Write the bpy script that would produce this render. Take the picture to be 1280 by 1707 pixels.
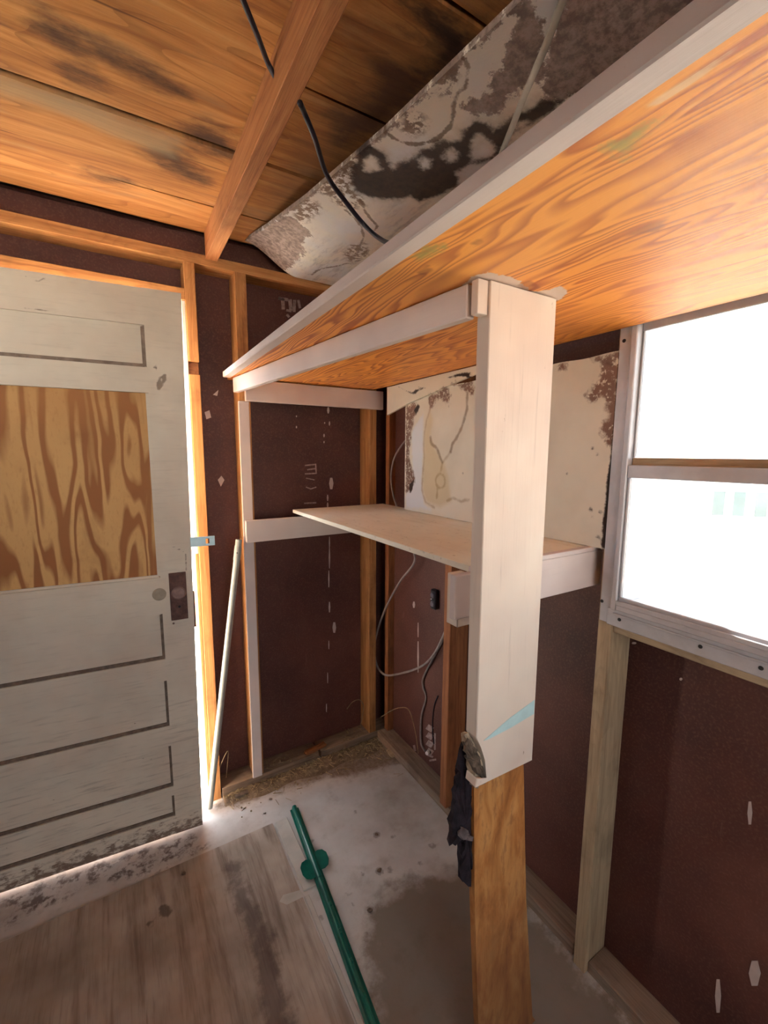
import bpy, bmesh, math, random
import numpy as np
from mathutils import Vector, Matrix, noise as mnoise

random.seed(7)
for o in list(bpy.data.objects):
    bpy.data.objects.remove(o)
SC = bpy.context.scene
COL = SC.collection

# ------------------------------------------------------------------ camera
H = 1.42                                   # eye height
FPX, YAW, PITCH, ROLL = 720.0, math.radians(31.18), math.radians(7.68), math.radians(-0.27)
def _axes():
    cy, sy, cp, sp = math.cos(YAW), math.sin(YAW), math.cos(PITCH), math.sin(PITCH)
    f = Vector((sy*cp, cy*cp, -sp)); r = Vector((cy, -sy, 0)); d = f.cross(r)
    c, s = math.cos(ROLL), math.sin(ROLL)
    return c*r + s*d, -s*r + c*d, f
RT, DN, FW = _axes()
cd = bpy.data.cameras.new('camera')
cd.sensor_fit = 'VERTICAL'; cd.sensor_height = 36.0; cd.sensor_width = 27.0
cd.lens = FPX/1707*36.0
cd.clip_start = 0.02; cd.clip_end = 200
cam = bpy.data.objects.new('camera', cd); COL.objects.link(cam)
cam.matrix_world = Matrix(((RT.x, -DN.x, -FW.x, 0), (RT.y, -DN.y, -FW.y, 0), (RT.z, -DN.z, -FW.z, H), (0, 0, 0, 1)))
SC.camera = cam

# ------------------------------------------------------------------ world, sun, exposure
SC.view_settings.view_transform = 'Standard'
SC.view_settings.look = 'None'
SC.view_settings.gamma = 1.0
SC.view_settings.use_curve_mapping = False
SC.view_settings.exposure = 0.08
w = bpy.data.worlds.new('World'); SC.world = w; w.use_nodes = True
bg = w.node_tree.nodes['Background']
bg.inputs[0].default_value = (0.86, 0.93, 1.0, 1); bg.inputs[1].default_value = 10.5
SC.cycles.use_denoising = True
SC.cycles.max_bounces = 8; SC.cycles.diffuse_bounces = 5; SC.cycles.caustics_reflective = False; SC.cycles.caustics_refractive = False; SC.cycles.transparent_max_bounces = 12
SC.cycles.sample_clamp_indirect = 8.0
sd = bpy.data.lights.new('sun', 'SUN'); sd.energy = 150.0; sd.angle = 0.01; sd.color = (1.0, 0.97, 0.93)
sun = bpy.data.objects.new('sun', sd); COL.objects.link(sun)
sun.rotation_euler = Vector((-0.25, -0.50, -0.83)).to_track_quat('-Z', 'Y').to_euler()
def portal(loc, rot, sx, sy):
    ld = bpy.data.lights.new('window_portal', 'AREA'); ld.shape = 'RECTANGLE'; ld.size = sx; ld.size_y = sy
    ld.cycles.is_portal = True
    o = bpy.data.objects.new('window_portal', ld); COL.objects.link(o); o.location = loc; o.rotation_euler = rot
    return o

# ------------------------------------------------------------------ pixel -> point on a real plane (used while measuring)
def ray(x, y):
    return RT*((x-640)/FPX) + DN*((y-853.5)/FPX) + FW
def hz(x, y, z):
    r = ray(x, y); t = (z-H)/r.z; return Vector((r.x*t, r.y*t, z))
def pX(x, y, X):
    r = ray(x, y); t = X/r.x; return Vector((X, r.y*t, H+r.z*t))
def pY(x, y, Y):
    r = ray(x, y); t = Y/r.y; return Vector((r.x*t, Y, H+r.z*t))

# ------------------------------------------------------------------ node helper
def srgb(r, g, b):
    f = lambda c: (c/255/12.92) if c/255 <= 0.04045 else ((c/255+0.055)/1.055)**2.4
    return (f(r), f(g), f(b), 1)
class NT:
    def __init__(s, name):
        s.m = bpy.data.materials.new(name); s.m.use_nodes = True
        s.t = s.m.node_tree; s.n = s.t.nodes; s.n.clear()
        s.out = s.n.new('ShaderNodeOutputMaterial')
    def L(s, a, b): s.t.links.new(a, b)
    def set(s, sock, v):
        if v is None: return
        if isinstance(v, bpy.types.NodeSocket): s.L(v, sock)
        else: sock.default_value = v
    def coord(s, which='Object'): return s.n.new('ShaderNodeTexCoord').outputs[which]
    def rand(s): return s.n.new('ShaderNodeObjectInfo').outputs['Random']
    def map(s, v, scale=(1, 1, 1), loc=(0, 0, 0), rot=(0, 0, 0)):
        k = s.n.new('ShaderNodeMapping'); s.L(v, k.inputs[0])
        s.set(k.inputs['Location'], loc); k.inputs['Rotation'].default_value = rot; k.inputs['Scale'].default_value = scale
        return k.outputs[0]
    def vadd(s, a, b):
        k = s.n.new('ShaderNodeVectorMath'); k.operation = 'ADD'; s.set(k.inputs[0], a); s.set(k.inputs[1], b); return k.outputs[0]
    def vscale(s, a, f):
        k = s.n.new('ShaderNodeVectorMath'); k.operation = 'SCALE'; s.set(k.inputs[0], a); s.set(k.inputs['Scale'], f); return k.outputs[0]
    def noise(s, v, scale=5, detail=3, rough=0.55, dist=0.0, color=False):
        k = s.n.new('ShaderNodeTexNoise'); s.L(v, k.inputs['Vector'])
        k.inputs['Scale'].default_value = scale; k.inputs['Detail'].default_value = detail
        k.inputs['Roughness'].default_value = rough; k.inputs['Distortion'].default_value = dist
        return k.outputs[1 if color else 0]
    def voro(s, v, scale=5, feat='F1'):
        k = s.n.new('ShaderNodeTexVoronoi'); k.feature = feat; s.L(v, k.inputs['Vector']); k.inputs['Scale'].default_value = scale
        return k.outputs[0]
    def math(s, op, a, b=None, c=None, clamp=False):
        k = s.n.new('ShaderNodeMath'); k.operation = op; k.use_clamp = clamp
        s.set(k.inputs[0], a); s.set(k.inputs[1], b)
        if c is not None: s.set(k.inputs[2], c)
        return k.outputs[0]
    def step(s, v, a, b):                      # 0 at a, 1 at b, smooth, also for a > b
        k = s.n.new('ShaderNodeMapRange'); k.interpolation_type = 'SMOOTHSTEP'
        s.set(k.inputs[0], v)
        if a <= b:
            k.inputs[1].default_value = a; k.inputs[2].default_value = b; k.inputs[3].default_value = 0; k.inputs[4].default_value = 1
        else:
            k.inputs[1].default_value = b; k.inputs[2].default_value = a; k.inputs[3].default_value = 1; k.inputs[4].default_value = 0
        return k.outputs[0]
    def mix(s, f, a, b, mode='MIX'):
        k = s.n.new('ShaderNodeMix'); k.data_type = 'RGBA'; k.blend_type = mode
        s.set(k.inputs[0], f); s.set(k.inputs[6], a); s.set(k.inputs[7], b); return k.outputs[2]
    def ramp(s, f, stops):
        k = s.n.new('ShaderNodeValToRGB'); s.L(f, k.inputs[0]); e = k.color_ramp.elements
        while len(e) > 1: e.remove(e[-1])
        e[0].position = stops[0][0]; e[0].color = stops[0][1]
        for p, c in stops[1:]:
            q = e.new(p); q.color = c
        return k.outputs[0]
    def attr(s, name):
        k = s.n.new('ShaderNodeAttribute'); k.attribute_name = name; return k.outputs['Fac']
    def bump(s, h, strength=0.3, dist=0.002, nrm=None):
        k = s.n.new('ShaderNodeBump'); s.L(h, k.inputs['Height']); k.inputs['Strength'].default_value = strength
        k.inputs['Distance'].default_value = dist
        if nrm is not None: s.L(nrm, k.inputs['Normal'])
        return k.outputs[0]
    def done(s, color, rough=0.7, nrm=None, metal=0.0, spec=0.3):
        b = s.n.new('ShaderNodeBsdfPrincipled')
        s.set(b.inputs['Base Color'], color); s.set(b.inputs['Roughness'], rough); s.set(b.inputs['Metallic'], metal)
        b.inputs['Specular IOR Level'].default_value = spec
        if nrm is not None: s.L(nrm, b.inputs['Normal'])
        s.L(b.outputs[0], s.out.inputs[0]); return s.m
    def objvec(s, spread=13.0):                # object coordinates shifted per object
        r = s.rand(); k = s.n.new('ShaderNodeCombineXYZ')
        s.L(s.math('MULTIPLY', r, spread), k.inputs[0]); s.L(s.math('MULTIPLY', r, spread*0.37), k.inputs[1]); s.L(s.math('MULTIPLY', r, spread*0.71), k.inputs[2])
        return s.vadd(s.coord(), k.outputs[0])

def mat_wood(name, dark, mid, light, tint=0.25, ring=26, dirt=0.35, rough=0.75):
    t = NT(name); v = t.objvec()
    g = t.noise(t.map(v, (1.2, 22, 22)), 3.0, 5, 0.6, 0.4)                # long grain
    f = t.noise(t.map(v, (4, 160, 160)), 3.0, 2, 0.6)                     # fine fibre
    r = t.noise(t.map(v, (0.9, 7, 7)), 1.6, 1, 0.4, 0.6)
    rg = t.math('FRACT', t.math('MULTIPLY', r, ring))
    c = t.ramp(g, [(0.15, dark), (0.42, mid), (0.85, light)])
    c = t.mix(t.math('MULTIPLY', t.step(rg, 0.45, 0.98), 0.16), c, dark)
    c = t.mix(t.math('MULTIPLY', t.step(f, 0.5, 0.75), 0.25), c, dark)
    d = t.noise(v, 5.5, 4, 0.65)
    c = t.mix(t.math('MULTIPLY', t.step(d, 0.5, 0.75), dirt), c, (dark[0]*0.35, dark[1]*0.35, dark[2]*0.4, 1))
    return t.done(c, rough, t.bump(t.math('ADD', g, t.math('MULTIPLY', f, 0.6)), 0.35, 0.002))

def mat_paint(name, base, worn, under, wear=0.35, dirt=0.4, along=True):
    t = NT(name); v = t.objvec()
    big = t.noise(v, 3.2, 3, 0.6)
    c = t.mix(t.step(big, 0.35, 0.7), base, worn)
    gr = t.noise(t.map(v, (2.5, 60, 60) if along else (8, 8, 8)), 2.2, 4, 0.65)
    c = t.mix(t.math('MULTIPLY', t.step(gr, 0.58, 0.8), dirt), c, (worn[0]*0.45, worn[1]*0.42, worn[2]*0.42, 1))
    n2 = t.noise(t.map(v, (18, 40, 40)), 1.3, 6, 0.7)
    ch = t.step(t.math('ADD', n2, t.math('MULTIPLY', big, 0.25)), 0.90-0.25*wear, 0.94-0.25*wear)
    c = t.mix(t.math('MULTIPLY', ch, 0.8), c, under)
    bm = t.math('ADD', gr, t.math('MULTIPLY', ch, -0.8))
    return t.done(c, 0.6, t.bump(bm, 0.25, 0.0015), spec=0.25)

def mat_plain(name, col, rough=0.6, metal=0.0, vary=0.25, scale=14, spec=0.3, bump=0.1):
    t = NT(name); v = t.objvec(); n = t.noise(v, scale, 4, 0.6)
    dk = (col[0]*(1-vary), col[1]*(1-vary), col[2]*(1-vary), 1)
    return t.done(t.mix(t.step(n, 0.3, 0.7), dk, col), rough, t.bump(n, bump, 0.002), metal, spec)

M = {}
M['stud'] = mat_wood('bare_fir', srgb(96, 58, 32), srgb(164, 110, 64), srgb(200, 148, 92), dirt=0.4)
M['stud_red'] = mat_wood('reddish_fir', srgb(78, 40, 24), srgb(134, 80, 48), srgb(170, 112, 70), dirt=0.4)
M['stud_pale'] = mat_wood('weathered_fir', srgb(100, 80, 60), srgb(158, 134, 106), srgb(190, 166, 134), dirt=0.4)
M['rafter'] = mat_wood('rafter_fir', srgb(84, 46, 26), srgb(150, 94, 54), srgb(186, 128, 80), dirt=0.35)
def mat_foot():
    t = NT('mottled_fir'); v = t.coord()
    a = t.noise(t.map(v, (5, 16, 16)), 1.5, 4, 0.6, 0.5); b = t.noise(t.map(v, (9, 30, 30)), 1.6, 4, 0.65); f = t.noise(t.map(v, (8, 150, 150)), 2, 2, 0.5)
    c = t.ramp(a, [(0.28, srgb(146, 88, 48)), (0.47, srgb(190, 126, 68)), (0.6, srgb(208, 148, 86)), (0.8, srgb(218, 164, 104))])
    c = t.mix(t.math('MULTIPLY', t.step(b, 0.52, 0.66), 0.5), c, srgb(140, 86, 54))
    c = t.mix(t.math('MULTIPLY', t.step(f, 0.5, 0.8), 0.2), c, srgb(120, 72, 42))
    sep = t.n.new('ShaderNodeSeparateXYZ'); t.L(v, sep.inputs[0])
    g = t.step(t.math('ADD', sep.outputs[0], t.math('MULTIPLY', t.math('SUBTRACT', b, 0.5), 0.7)), -0.35, -0.85)      # browner towards the bottom, edge broken by noise
    c = t.mix(t.math('MULTIPLY', g, 0.55), c, srgb(104, 72, 54))
    return t.done(c, 0.7, t.bump(t.math('ADD', a, f), 0.25, 0.0015), spec=0.25)
M['post_wood'] = mat_foot()
M['white'] = mat_paint('old_white_paint', srgb(220, 206, 200), srgb(204, 188, 184), srgb(120, 92, 72), wear=0.12, dirt=0.14)
M['white_worn'] = mat_paint('streaked_white_paint', srgb(232, 218, 202), srgb(216, 198, 184), srgb(150, 122, 98), wear=0.34, dirt=0.4)
M['metal'] = mat_plain('dull_aluminium', srgb(196, 194, 198), 0.5, 0.25, 0.14, 20, 0.4)
M['dusty'] = mat_wood('dusty_plate', srgb(84, 66, 54), srgb(132, 110, 92), srgb(158, 138, 120), dirt=0.4)
M['screw'] = mat_plain('dark_screw', srgb(70, 66, 66), 0.5, 0.6)
M['conduit'] = mat_plain('galvanised_steel', srgb(168, 170, 164), 0.5, 0.35, 0.2, 30)
M['green'] = mat_plain('green_enamel', srgb(18, 100, 84), 0.32, 0.0, 0.35, 22, 0.5, 0.05)
M['black_cable'] = mat_plain('black_sheath', srgb(40, 34, 44), 0.45, 0, 0.3, 30)
M['grey_cable'] = mat_plain('grey_sheath', srgb(150, 138, 134), 0.55, 0, 0.3, 30)
M['beige_cable'] = mat_plain('beige_sheath', srgb(176, 164, 150), 0.55, 0, 0.3, 25)
M['plastic'] = mat_plain('dark_plastic', srgb(34, 28, 34), 0.4)
M['bulb'] = mat_plain('white_plastic', srgb(235, 228, 222), 0.4, 0, 0.1)
M['rust'] = mat_plain('rusty_iron', srgb(112, 82, 74), 0.7, 0.3, 0.45, 60, 0.3, 0.4)
M['hasp'] = mat_plain('pale_blue_zinc', srgb(190, 216, 222), 0.45, 0.3, 0.1)
M['tape'] = mat_plain('pale_blue_tape', srgb(196, 226, 226), 0.5, 0, 0.12, 30)
M['char'] = mat_plain('charred_wood', srgb(52, 42, 48), 0.85, 0, 0.6, 34, 0.2, 0.9)
M['splinter'] = mat_plain('split_pale_wood', srgb(198, 176, 150), 0.8, 0, 0.6, 40, 0.2, 0.8)
M['straw'] = mat_plain('dry_straw', srgb(158, 136, 104), 0.8, 0, 0.4, 40)
M['leaf'] = mat_plain('dead_leaf', srgb(122, 104, 90), 0.8, 0, 0.5, 60)
M['mark'] = mat_plain('faded_white_print', srgb(176, 152, 146), 0.7, 0, 0.45, 80)
M['drip'] = mat_plain('white_paint_drip', srgb(196, 178, 170), 0.6, 0, 0.15, 30)
M['siding'] = mat_plain('white_siding', srgb(236, 236, 232), 0.7, 0, 0.05)
M['teal_glass'] = mat_plain('dark_window_glass', srgb(72, 96, 100), 0.2, 0, 0.2, 3, 0.5)
M['shingle'] = mat_plain('pale_roof', srgb(206, 200, 196), 0.8)
M['earth'] = mat_plain('dry_pale_ground', srgb(204, 194, 178), 0.9, 0, 0.15, 2)
M['roofing'] = mat_plain('roof_felt', srgb(40, 36, 36), 0.9)
M['white_edge'] = mat_paint('door_paint', srgb(205, 194, 178), srgb(184, 170, 155), srgb(110, 84, 66), wear=0.42, dirt=0.45)

def mat_hardboard():
    t = NT('brown_hardboard'); v = t.coord()
    n = t.noise(v, 2.0, 4, 0.6); f = t.noise(v, 180, 2, 0.5)
    c = t.ramp(n, [(0.3, srgb(64, 34, 30)), (0.55, srgb(90, 52, 44)), (0.8, srgb(116, 72, 60))])
    c = t.mix(t.math('MULTIPLY', t.step(f, 0.45, 0.8), 0.25), c, srgb(140, 100, 84))
    sc = t.noise(t.map(v, (30, 30, 3)), 1.2, 5, 0.7)
    c = t.mix(t.math('MULTIPLY', t.step(sc, 0.66, 0.78), 0.25), c, srgb(150, 116, 100))
    return t.done(c, 0.62, t.bump(f, 0.12, 0.001), spec=0.35)
M['hardboard'] = mat_hardboard()

def mat_glass():
    t = NT('dusty_window_glass')
    tr = t.n.new('ShaderNodeBsdfTransparent'); tr.inputs[0].default_value = (0.67, 0.675, 0.675, 1)
    gl = t.n.new('ShaderNodeBsdfGlossy'); gl.inputs['Roughness'].default_value = 0.03
    df = t.n.new('ShaderNodeBsdfTranslucent'); df.inputs[0].default_value = (0.9, 0.92, 0.92, 1)
    fr = t.n.new('ShaderNodeFresnel'); fr.inputs[0].default_value = 1.45
    a = t.n.new('ShaderNodeMixShader'); b = t.n.new('ShaderNodeMixShader')
    n = t.noise(t.coord(), 3, 4, 0.6)
    t.L(t.math('MULTIPLY', t.step(n, 0.2, 0.8), 0.06), a.inputs[0]); t.L(tr.outputs[0], a.inputs[1]); t.L(df.outputs[0], a.inputs[2])
    t.L(t.math('MULTIPLY', fr.outputs[0], 0.8), b.inputs[0]); t.L(a.outputs[0], b.inputs[1]); t.L(gl.outputs[0], b.inputs[2])
    t.L(b.outputs[0], t.out.inputs[0]); return t.m
M['glass'] = mat_glass()

# ------------------------------------------------------------------ mesh helpers
def link(name, me, mat, parent=None, mw=None):
    o = bpy.data.objects.new(name, me); COL.objects.link(o)
    if mat is not None: me.materials.append(mat)
    o.matrix_basis = mw or Matrix.Identity(4)
    if parent is not None:
        o.parent = parent; o.matrix_parent_inverse = parent.matrix_basis.inverted()
    return o
def tag(o, label=None, cat=None, group=None, kind=None):
    if label: o['label'] = label
    if cat: o['category'] = cat
    if group: o['group'] = group
    if kind: o['kind'] = kind
    return o
def thing(name, loc, label, cat, group=None):
    o = bpy.data.objects.new(name, None); COL.objects.link(o); o.empty_display_size = 0.05
    o.matrix_basis = Matrix.Translation(loc)
    return tag(o, label, cat, group)
def mesh_of(bm, smooth=False):
    me = bpy.data.meshes.new('mesh'); bmesh.ops.recalc_face_normals(bm, faces=bm.faces); bm.to_mesh(me); bm.free()
    if smooth:
        for p in me.polygons: p.use_smooth = True
    return me
def box(name, lo, hi, mat, parent=None, bev=0.0015, rz=0.0, long=None, pivot=None):
    """axis aligned timber between two corners; local X runs along its longest side so the grain follows it"""
    lo, hi = Vector(lo), Vector(hi); c = (lo+hi)/2; s = hi-lo
    ax = long if long is not None else max(range(3), key=lambda i: s[i])
    X = Vector([1.0 if i == ax else 0.0 for i in range(3)]); Y = Vector([1.0 if i == (ax+1) % 3 else 0.0 for i in range(3)]); Z = X.cross(Y)
    mw = Matrix(((X.x, Y.x, Z.x, c.x), (X.y, Y.y, Z.y, c.y), (X.z, Y.z, Z.z, c.z), (0, 0, 0, 1)))
    if rz:
        p = Vector(pivot) if pivot else c
        mw = Matrix.Translation(p) @ Matrix.Rotation(rz, 4, 'Z') @ Matrix.Translation(-p) @ mw
    d = (s[ax], s[(ax+1) % 3], s[(ax+2) % 3])
    bm = bmesh.new(); bmesh.ops.create_cube(bm, size=1)
    for v in bm.verts: v.co = Vector((v.co.x*d[0], v.co.y*d[1], v.co.z*d[2]))
    b = min(bev, min(d)*0.3)
    if b > 0: bmesh.ops.bevel(bm, geom=list(bm.edges), offset=b, segments=1, affect='EDGES')
    return link(name, mesh_of(bm), mat, parent, mw)
def beam(name, a, b, w, t, mat, parent=None, up=(0, 0, 1), bev=0.0015):
    """timber from a to b along its centre line: w across, t along up"""
    a, b = Vector(a), Vector(b); X = (b-a).normalized(); Y = Vector(up).cross(X).normalized(); Z = X.cross(Y); c = (a+b)/2
    mw = Matrix(((X.x, Y.x, Z.x, c.x), (X.y, Y.y, Z.y, c.y), (X.z, Y.z, Z.z, c.z), (0, 0, 0, 1)))
    bm = bmesh.new(); bmesh.ops.create_cube(bm, size=1); L = (b-a).length
    for v in bm.verts: v.co = Vector((v.co.x*L, v.co.y*w, v.co.z*t))
    bb = min(bev, min(w, t)*0.3)
    if bb > 0: bmesh.ops.bevel(bm, geom=list(bm.edges), offset=bb, segments=1, affect='EDGES')
    return link(name, mesh_of(bm), mat, parent, mw)
def prism(name, poly, off, mat, parent=None, bev=0.0, mw=None):
    """polygon (list of 3D points) extruded by the vector off"""
    off = Vector(off); bm = bmesh.new()
    a = [bm.verts.new(Vector(p)) for p in poly]; b = [bm.verts.new(Vector(p)+off) for p in poly]; n = len(a)
    bm.faces.new(a); bm.faces.new(b[::-1])
    for i in range(n): bm.faces.new((a[i], a[(i+1) % n], b[(i+1) % n], b[i]))
    if bev: bmesh.ops.bevel(bm, geom=list(bm.edges), offset=bev, segments=1, affect='EDGES')
    bmesh.ops.recalc_face_normals(bm, faces=bm.faces)
    return link(name, mesh_of(bm), mat, parent, mw)
def spline(pts, k=8):
    P = [Vector(p) for p in pts]; P = [P[0]*2-P[1]]+P+[P[-1]*2-P[-2]]; out = []
    for i in range(1, len(P)-2):
        for j in range(k):
            t = j/k; a, b, c, d = P[i-1:i+3]
            out.append(0.5*((2*b)+(c-a)*t+(2*a-5*b+4*c-d)*t*t+(3*b-a-3*c+d)*t**3))
    out.append(P[-2]); return out
def tube(name, pts, r, mat, parent=None, sides=8, k=8, flat=1.0):
    pts = spline(pts, k) if k > 1 else [Vector(p) for p in pts]
    bm = bmesh.new(); rings = []; up = Vector((0.13, 0.21, 0.97))
    for i, p in enumerate(pts):
        d = (pts[min(i+1, len(pts)-1)]-pts[max(i-1, 0)]).normalized()
        s = d.cross(up)
        if s.length < 1e-3: s = d.cross(Vector((1, 0, 0)))
        s.normalize(); u = s.cross(d)
        rings.append([bm.verts.new(p+s*(math.cos(2*math.pi*q/sides)*r)+u*(math.sin(2*math.pi*q/sides)*r*flat)) for q in range(sides)])
    for a, b in zip(rings, rings[1:]):
        for q in range(sides): bm.faces.new((a[q], a[(q+1) % sides], b[(q+1) % sides], b[q]))
    bm.faces.new(rings[0][::-1]); bm.faces.new(rings[-1])
    return link(name, mesh_of(bm, True), mat, parent)
def disc(name, c, n, r, h, mat, parent=None, seg=12):
    n = Vector(n).normalized(); q = n.to_track_quat('Z', 'Y').to_matrix().to_4x4()
    bm = bmesh.new(); bmesh.ops.create_cone(bm, cap_ends=True, segments=seg, radius1=r, radius2=r*0.8, depth=h)
    return link(name, mesh_of(bm), mat, parent, Matrix.Translation(Vector(c)) @ q)

# signed distance fields of drawn outlines, stored per vertex (negative inside)
def sd_poly(P, poly):
    P = np.asarray(P, float); V = np.asarray(poly, float); W = np.roll(V, -1, 0)
    d = np.full(len(P), 1e9); ins = np.zeros(len(P), bool)
    for a, b in zip(V, W):
        e = b-a; w = P-a; t = np.clip((w@e)/max(e@e, 1e-12), 0, 1)[:, None]
        d = np.minimum(d, np.hypot(*(w-e*t).T))
        c = (a[1] > P[:, 1]) != (b[1] > P[:, 1])
        with np.errstate(divide='ignore', invalid='ignore'):
            ins ^= c & (P[:, 0] < (b[0]-a[0])*(P[:, 1]-a[1])/(b[1]-a[1]+1e-15)+a[0])
    return np.where(ins, -d, d)
def sd_line(P, pts):
    P = np.asarray(P, float); V = np.asarray(pts, float); d = np.full(len(P), 1e9)
    for a, b in zip(V[:-1], V[1:]):
        e = b-a; w = P-a; t = np.clip((w@e)/max(e@e, 1e-12), 0, 1)[:, None]
        d = np.minimum(d, np.hypot(*(w-e*t).T))
    return d
def union(P, fs): 
    d = np.full(len(P), 1.0)
    for f in fs: d = np.minimum(d, f)
    return d
def grid_slab(name, f, nu, nv, off, mat, attrs, parent=None, rough=0.0):
    """sheet: f(u,v) -> point of the visible face for u,v in 0..1; off = vector to the other face;
       attrs: name -> function(array of points) -> array"""
    us = np.linspace(0, 1, nu+1); vs = np.linspace(0, 1, nv+1)
    top = np.array([f(u, v) for v in vs for u in us], float); off = np.asarray(off, float)
    bot = top+off; n = (nu+1)*(nv+1)
    I = lambda i, j: j*(nu+1)+i
    faces = [(I(i, j), I(i+1, j), I(i+1, j+1), I(i, j+1)) for j in range(nv) for i in range(nu)]
    faces += [(I(i, j)+n, I(i, j+1)+n, I(i+1, j+1)+n, I(i+1, j)+n) for j in range(nv) for i in range(nu)]
    for i in range(nu):
        faces.append((I(i, 0)+n, I(i+1, 0)+n, I(i+1, 0), I(i, 0))); faces.append((I(i, nv), I(i+1, nv), I(i+1, nv)+n, I(i, nv)+n))
    for j in range(nv):
        faces.append((I(0, j), I(0, j+1), I(0, j+1)+n, I(0, j)+n)); faces.append((I(nu, j)+n, I(nu, j+1)+n, I(nu, j+1), I(nu, j)))
    pts = np.vstack([top, bot])
    me = bpy.data.meshes.new(name); me.from_pydata(pts.tolist(), [], faces); me.update()
    bm = bmesh.new(); bm.from_mesh(me); bmesh.ops.recalc_face_normals(bm, faces=bm.faces); bm.to_mesh(me); bm.free()
    for k, fn in attrs.items():
        a = me.attributes.new(k, 'FLOAT', 'POINT'); a.data.foreach_set('value', fn(pts).astype(np.float32))
    return link(name, me, mat, parent)
def pl(fn, pix): return [fn(x, y) for x, y in pix]
XY = lambda p: (p[0], p[1])
YZ = lambda p: (p[1], p[2])

# ==================================================================== THE SETTING
BW, RW, LW, FWL = 1.82, 1.09, -0.85, -1.7       # back, right, left, rear wall planes
SB, SR = 1.73, 1.0                             # faces of the studs on back and right wall

# ---- outside
g = box('ground', (-30, -30, -0.40), (30, 30, -0.22), M['earth'], None, 0)
tag(g, kind='structure')

# ---- floor
def mat_floor():
    t = NT('stained_concrete'); v = t.coord()
    n1 = t.noise(v, 2.6, 5, 0.62); n2 = t.noise(v, 11, 5, 0.65); n3 = t.noise(v, 70, 3, 0.6)
    c = t.ramp(n1, [(0.3, srgb(164, 152, 142)), (0.5, srgb(194, 186, 180)), (0.72, srgb(212, 208, 204))])
    c = t.mix(t.math('MULTIPLY', t.step(n2, 0.5, 0.75), 0.4), c, srgb(140, 122, 106))
    wob = t.math('MULTIPLY', t.math('SUBTRACT', n2, 0.5), 0.22)
    damp = t.step(t.math('ADD', t.attr('damp'), wob), 0.03, -0.05)
    c = t.mix(t.math('MULTIPLY', damp, 0.8), c, srgb(104, 86, 66))
    dirt = t.step(t.math('ADD', t.attr('dirt'), t.math('MULTIPLY', t.math('SUBTRACT', n2, 0.5), 0.16)), 0.02, -0.03)
    c = t.mix(t.math('MULTIPLY', dirt, t.math('ADD', 0.45, t.math('MULTIPLY', n3, 0.7))), c, srgb(112, 90, 68))
    sp = t.step(t.math('ADD', t.attr('spot'), t.math('MULTIPLY', t.math('SUBTRACT', n3, 0.5), 0.018)), 0.003, -0.003)
    c = t.mix(t.math('MULTIPLY', sp, 0.5), c, srgb(110, 96, 88))
    ru = t.step(t.math('ADD', t.attr('rubble'), t.math('MULTIPLY', t.math('SUBTRACT', n2, 0.5), 0.12)), 0.02, -0.02)
    mott = t.noise(v, 26, 4, 0.7)
    c = t.mix(t.math('MULTIPLY', ru, t.step(mott, 0.45, 0.62)), c, srgb(112, 98, 92))
    h = t.math('ADD', t.math('MULTIPLY', n2, 0.5), t.math('ADD', t.math('MULTIPLY', n3, 0.35), t.math('MULTIPLY', t.math('MULTIPLY', ru, mott), 1.2)))
    return t.done(c, 0.78, t.bump(h, 0.4, 0.004), spec=0.25)
fl = lambda pix: [XY(hz(x, y, 0)) for x, y in pix]
damp_p = fl([(600, 1570), (625, 1500), (680, 1462), (740, 1450), (800, 1440), (880, 1500), (985, 1625), (1130, 1800), (1180, 2000), (700, 2000), (620, 1750)])
dirt_p = fl([(345, 1345), (440, 1312), (560, 1270), (625, 1235), (660, 1225), (700, 1262), (660, 1275), (600, 1292), (540, 1300), (460, 1322), (380, 1352)])
dirt_r = fl([(700, 1290), (760, 1365), (980, 1620), (1100, 1760), (1150, 1700), (880, 1440), (720, 1250)])
rub_p = fl([(0, 1495), (170, 1440), (320, 1392), (345, 1410), (270, 1450), (140, 1480), (60, 1520), (0, 1550)])
spots = [(617, 1517, 6, 8), (590, 1508, 5, 4), (632, 1452, 8, 7), (650, 1450, 5, 6), (628, 1392, 7, 6), (604, 1456, 4, 4), (592, 1354, 3, 4),
         (610, 1557, 6, 5), (560, 1515, 4, 6), (535, 1530, 4, 6), (451, 1332, 4, 3), (440, 1357, 4, 3), (700, 1440, 6, 4), (580, 1490, 7, 3), (520, 1402, 3, 4), (655, 1395, 5, 3), (720, 1410, 8, 4)]
def ell(x, y, a, b):
    c = hz(x, y, 0); e1 = hz(x+a, y, 0)-c; e2 = hz(x, y+b, 0)-c
    return [XY(c+e1*math.cos(q*0.7854)+e2*math.sin(q*0.7854)) for q in range(8)]
def f_floor(u, v): return (-1.35+u*2.6, -1.8+v*3.72, 0)
floor = grid_slab('floor', f_floor, 208, 300, (0, 0, -0.2), mat_floor(), {
    'damp': lambda P: sd_poly(P[:, :2], damp_p),
    'dirt': lambda P: union(P, [sd_poly(P[:, :2], dirt_p), sd_poly(P[:, :2], dirt_r)]),
    'rubble': lambda P: sd_poly(P[:, :2], rub_p),
    'spot': lambda P: union(P, [sd_poly(P[:, :2], ell(*s)) for s in spots])})
tag(floor, 'worn pale grey concrete floor with brown damp stains', kind='structure')

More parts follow.
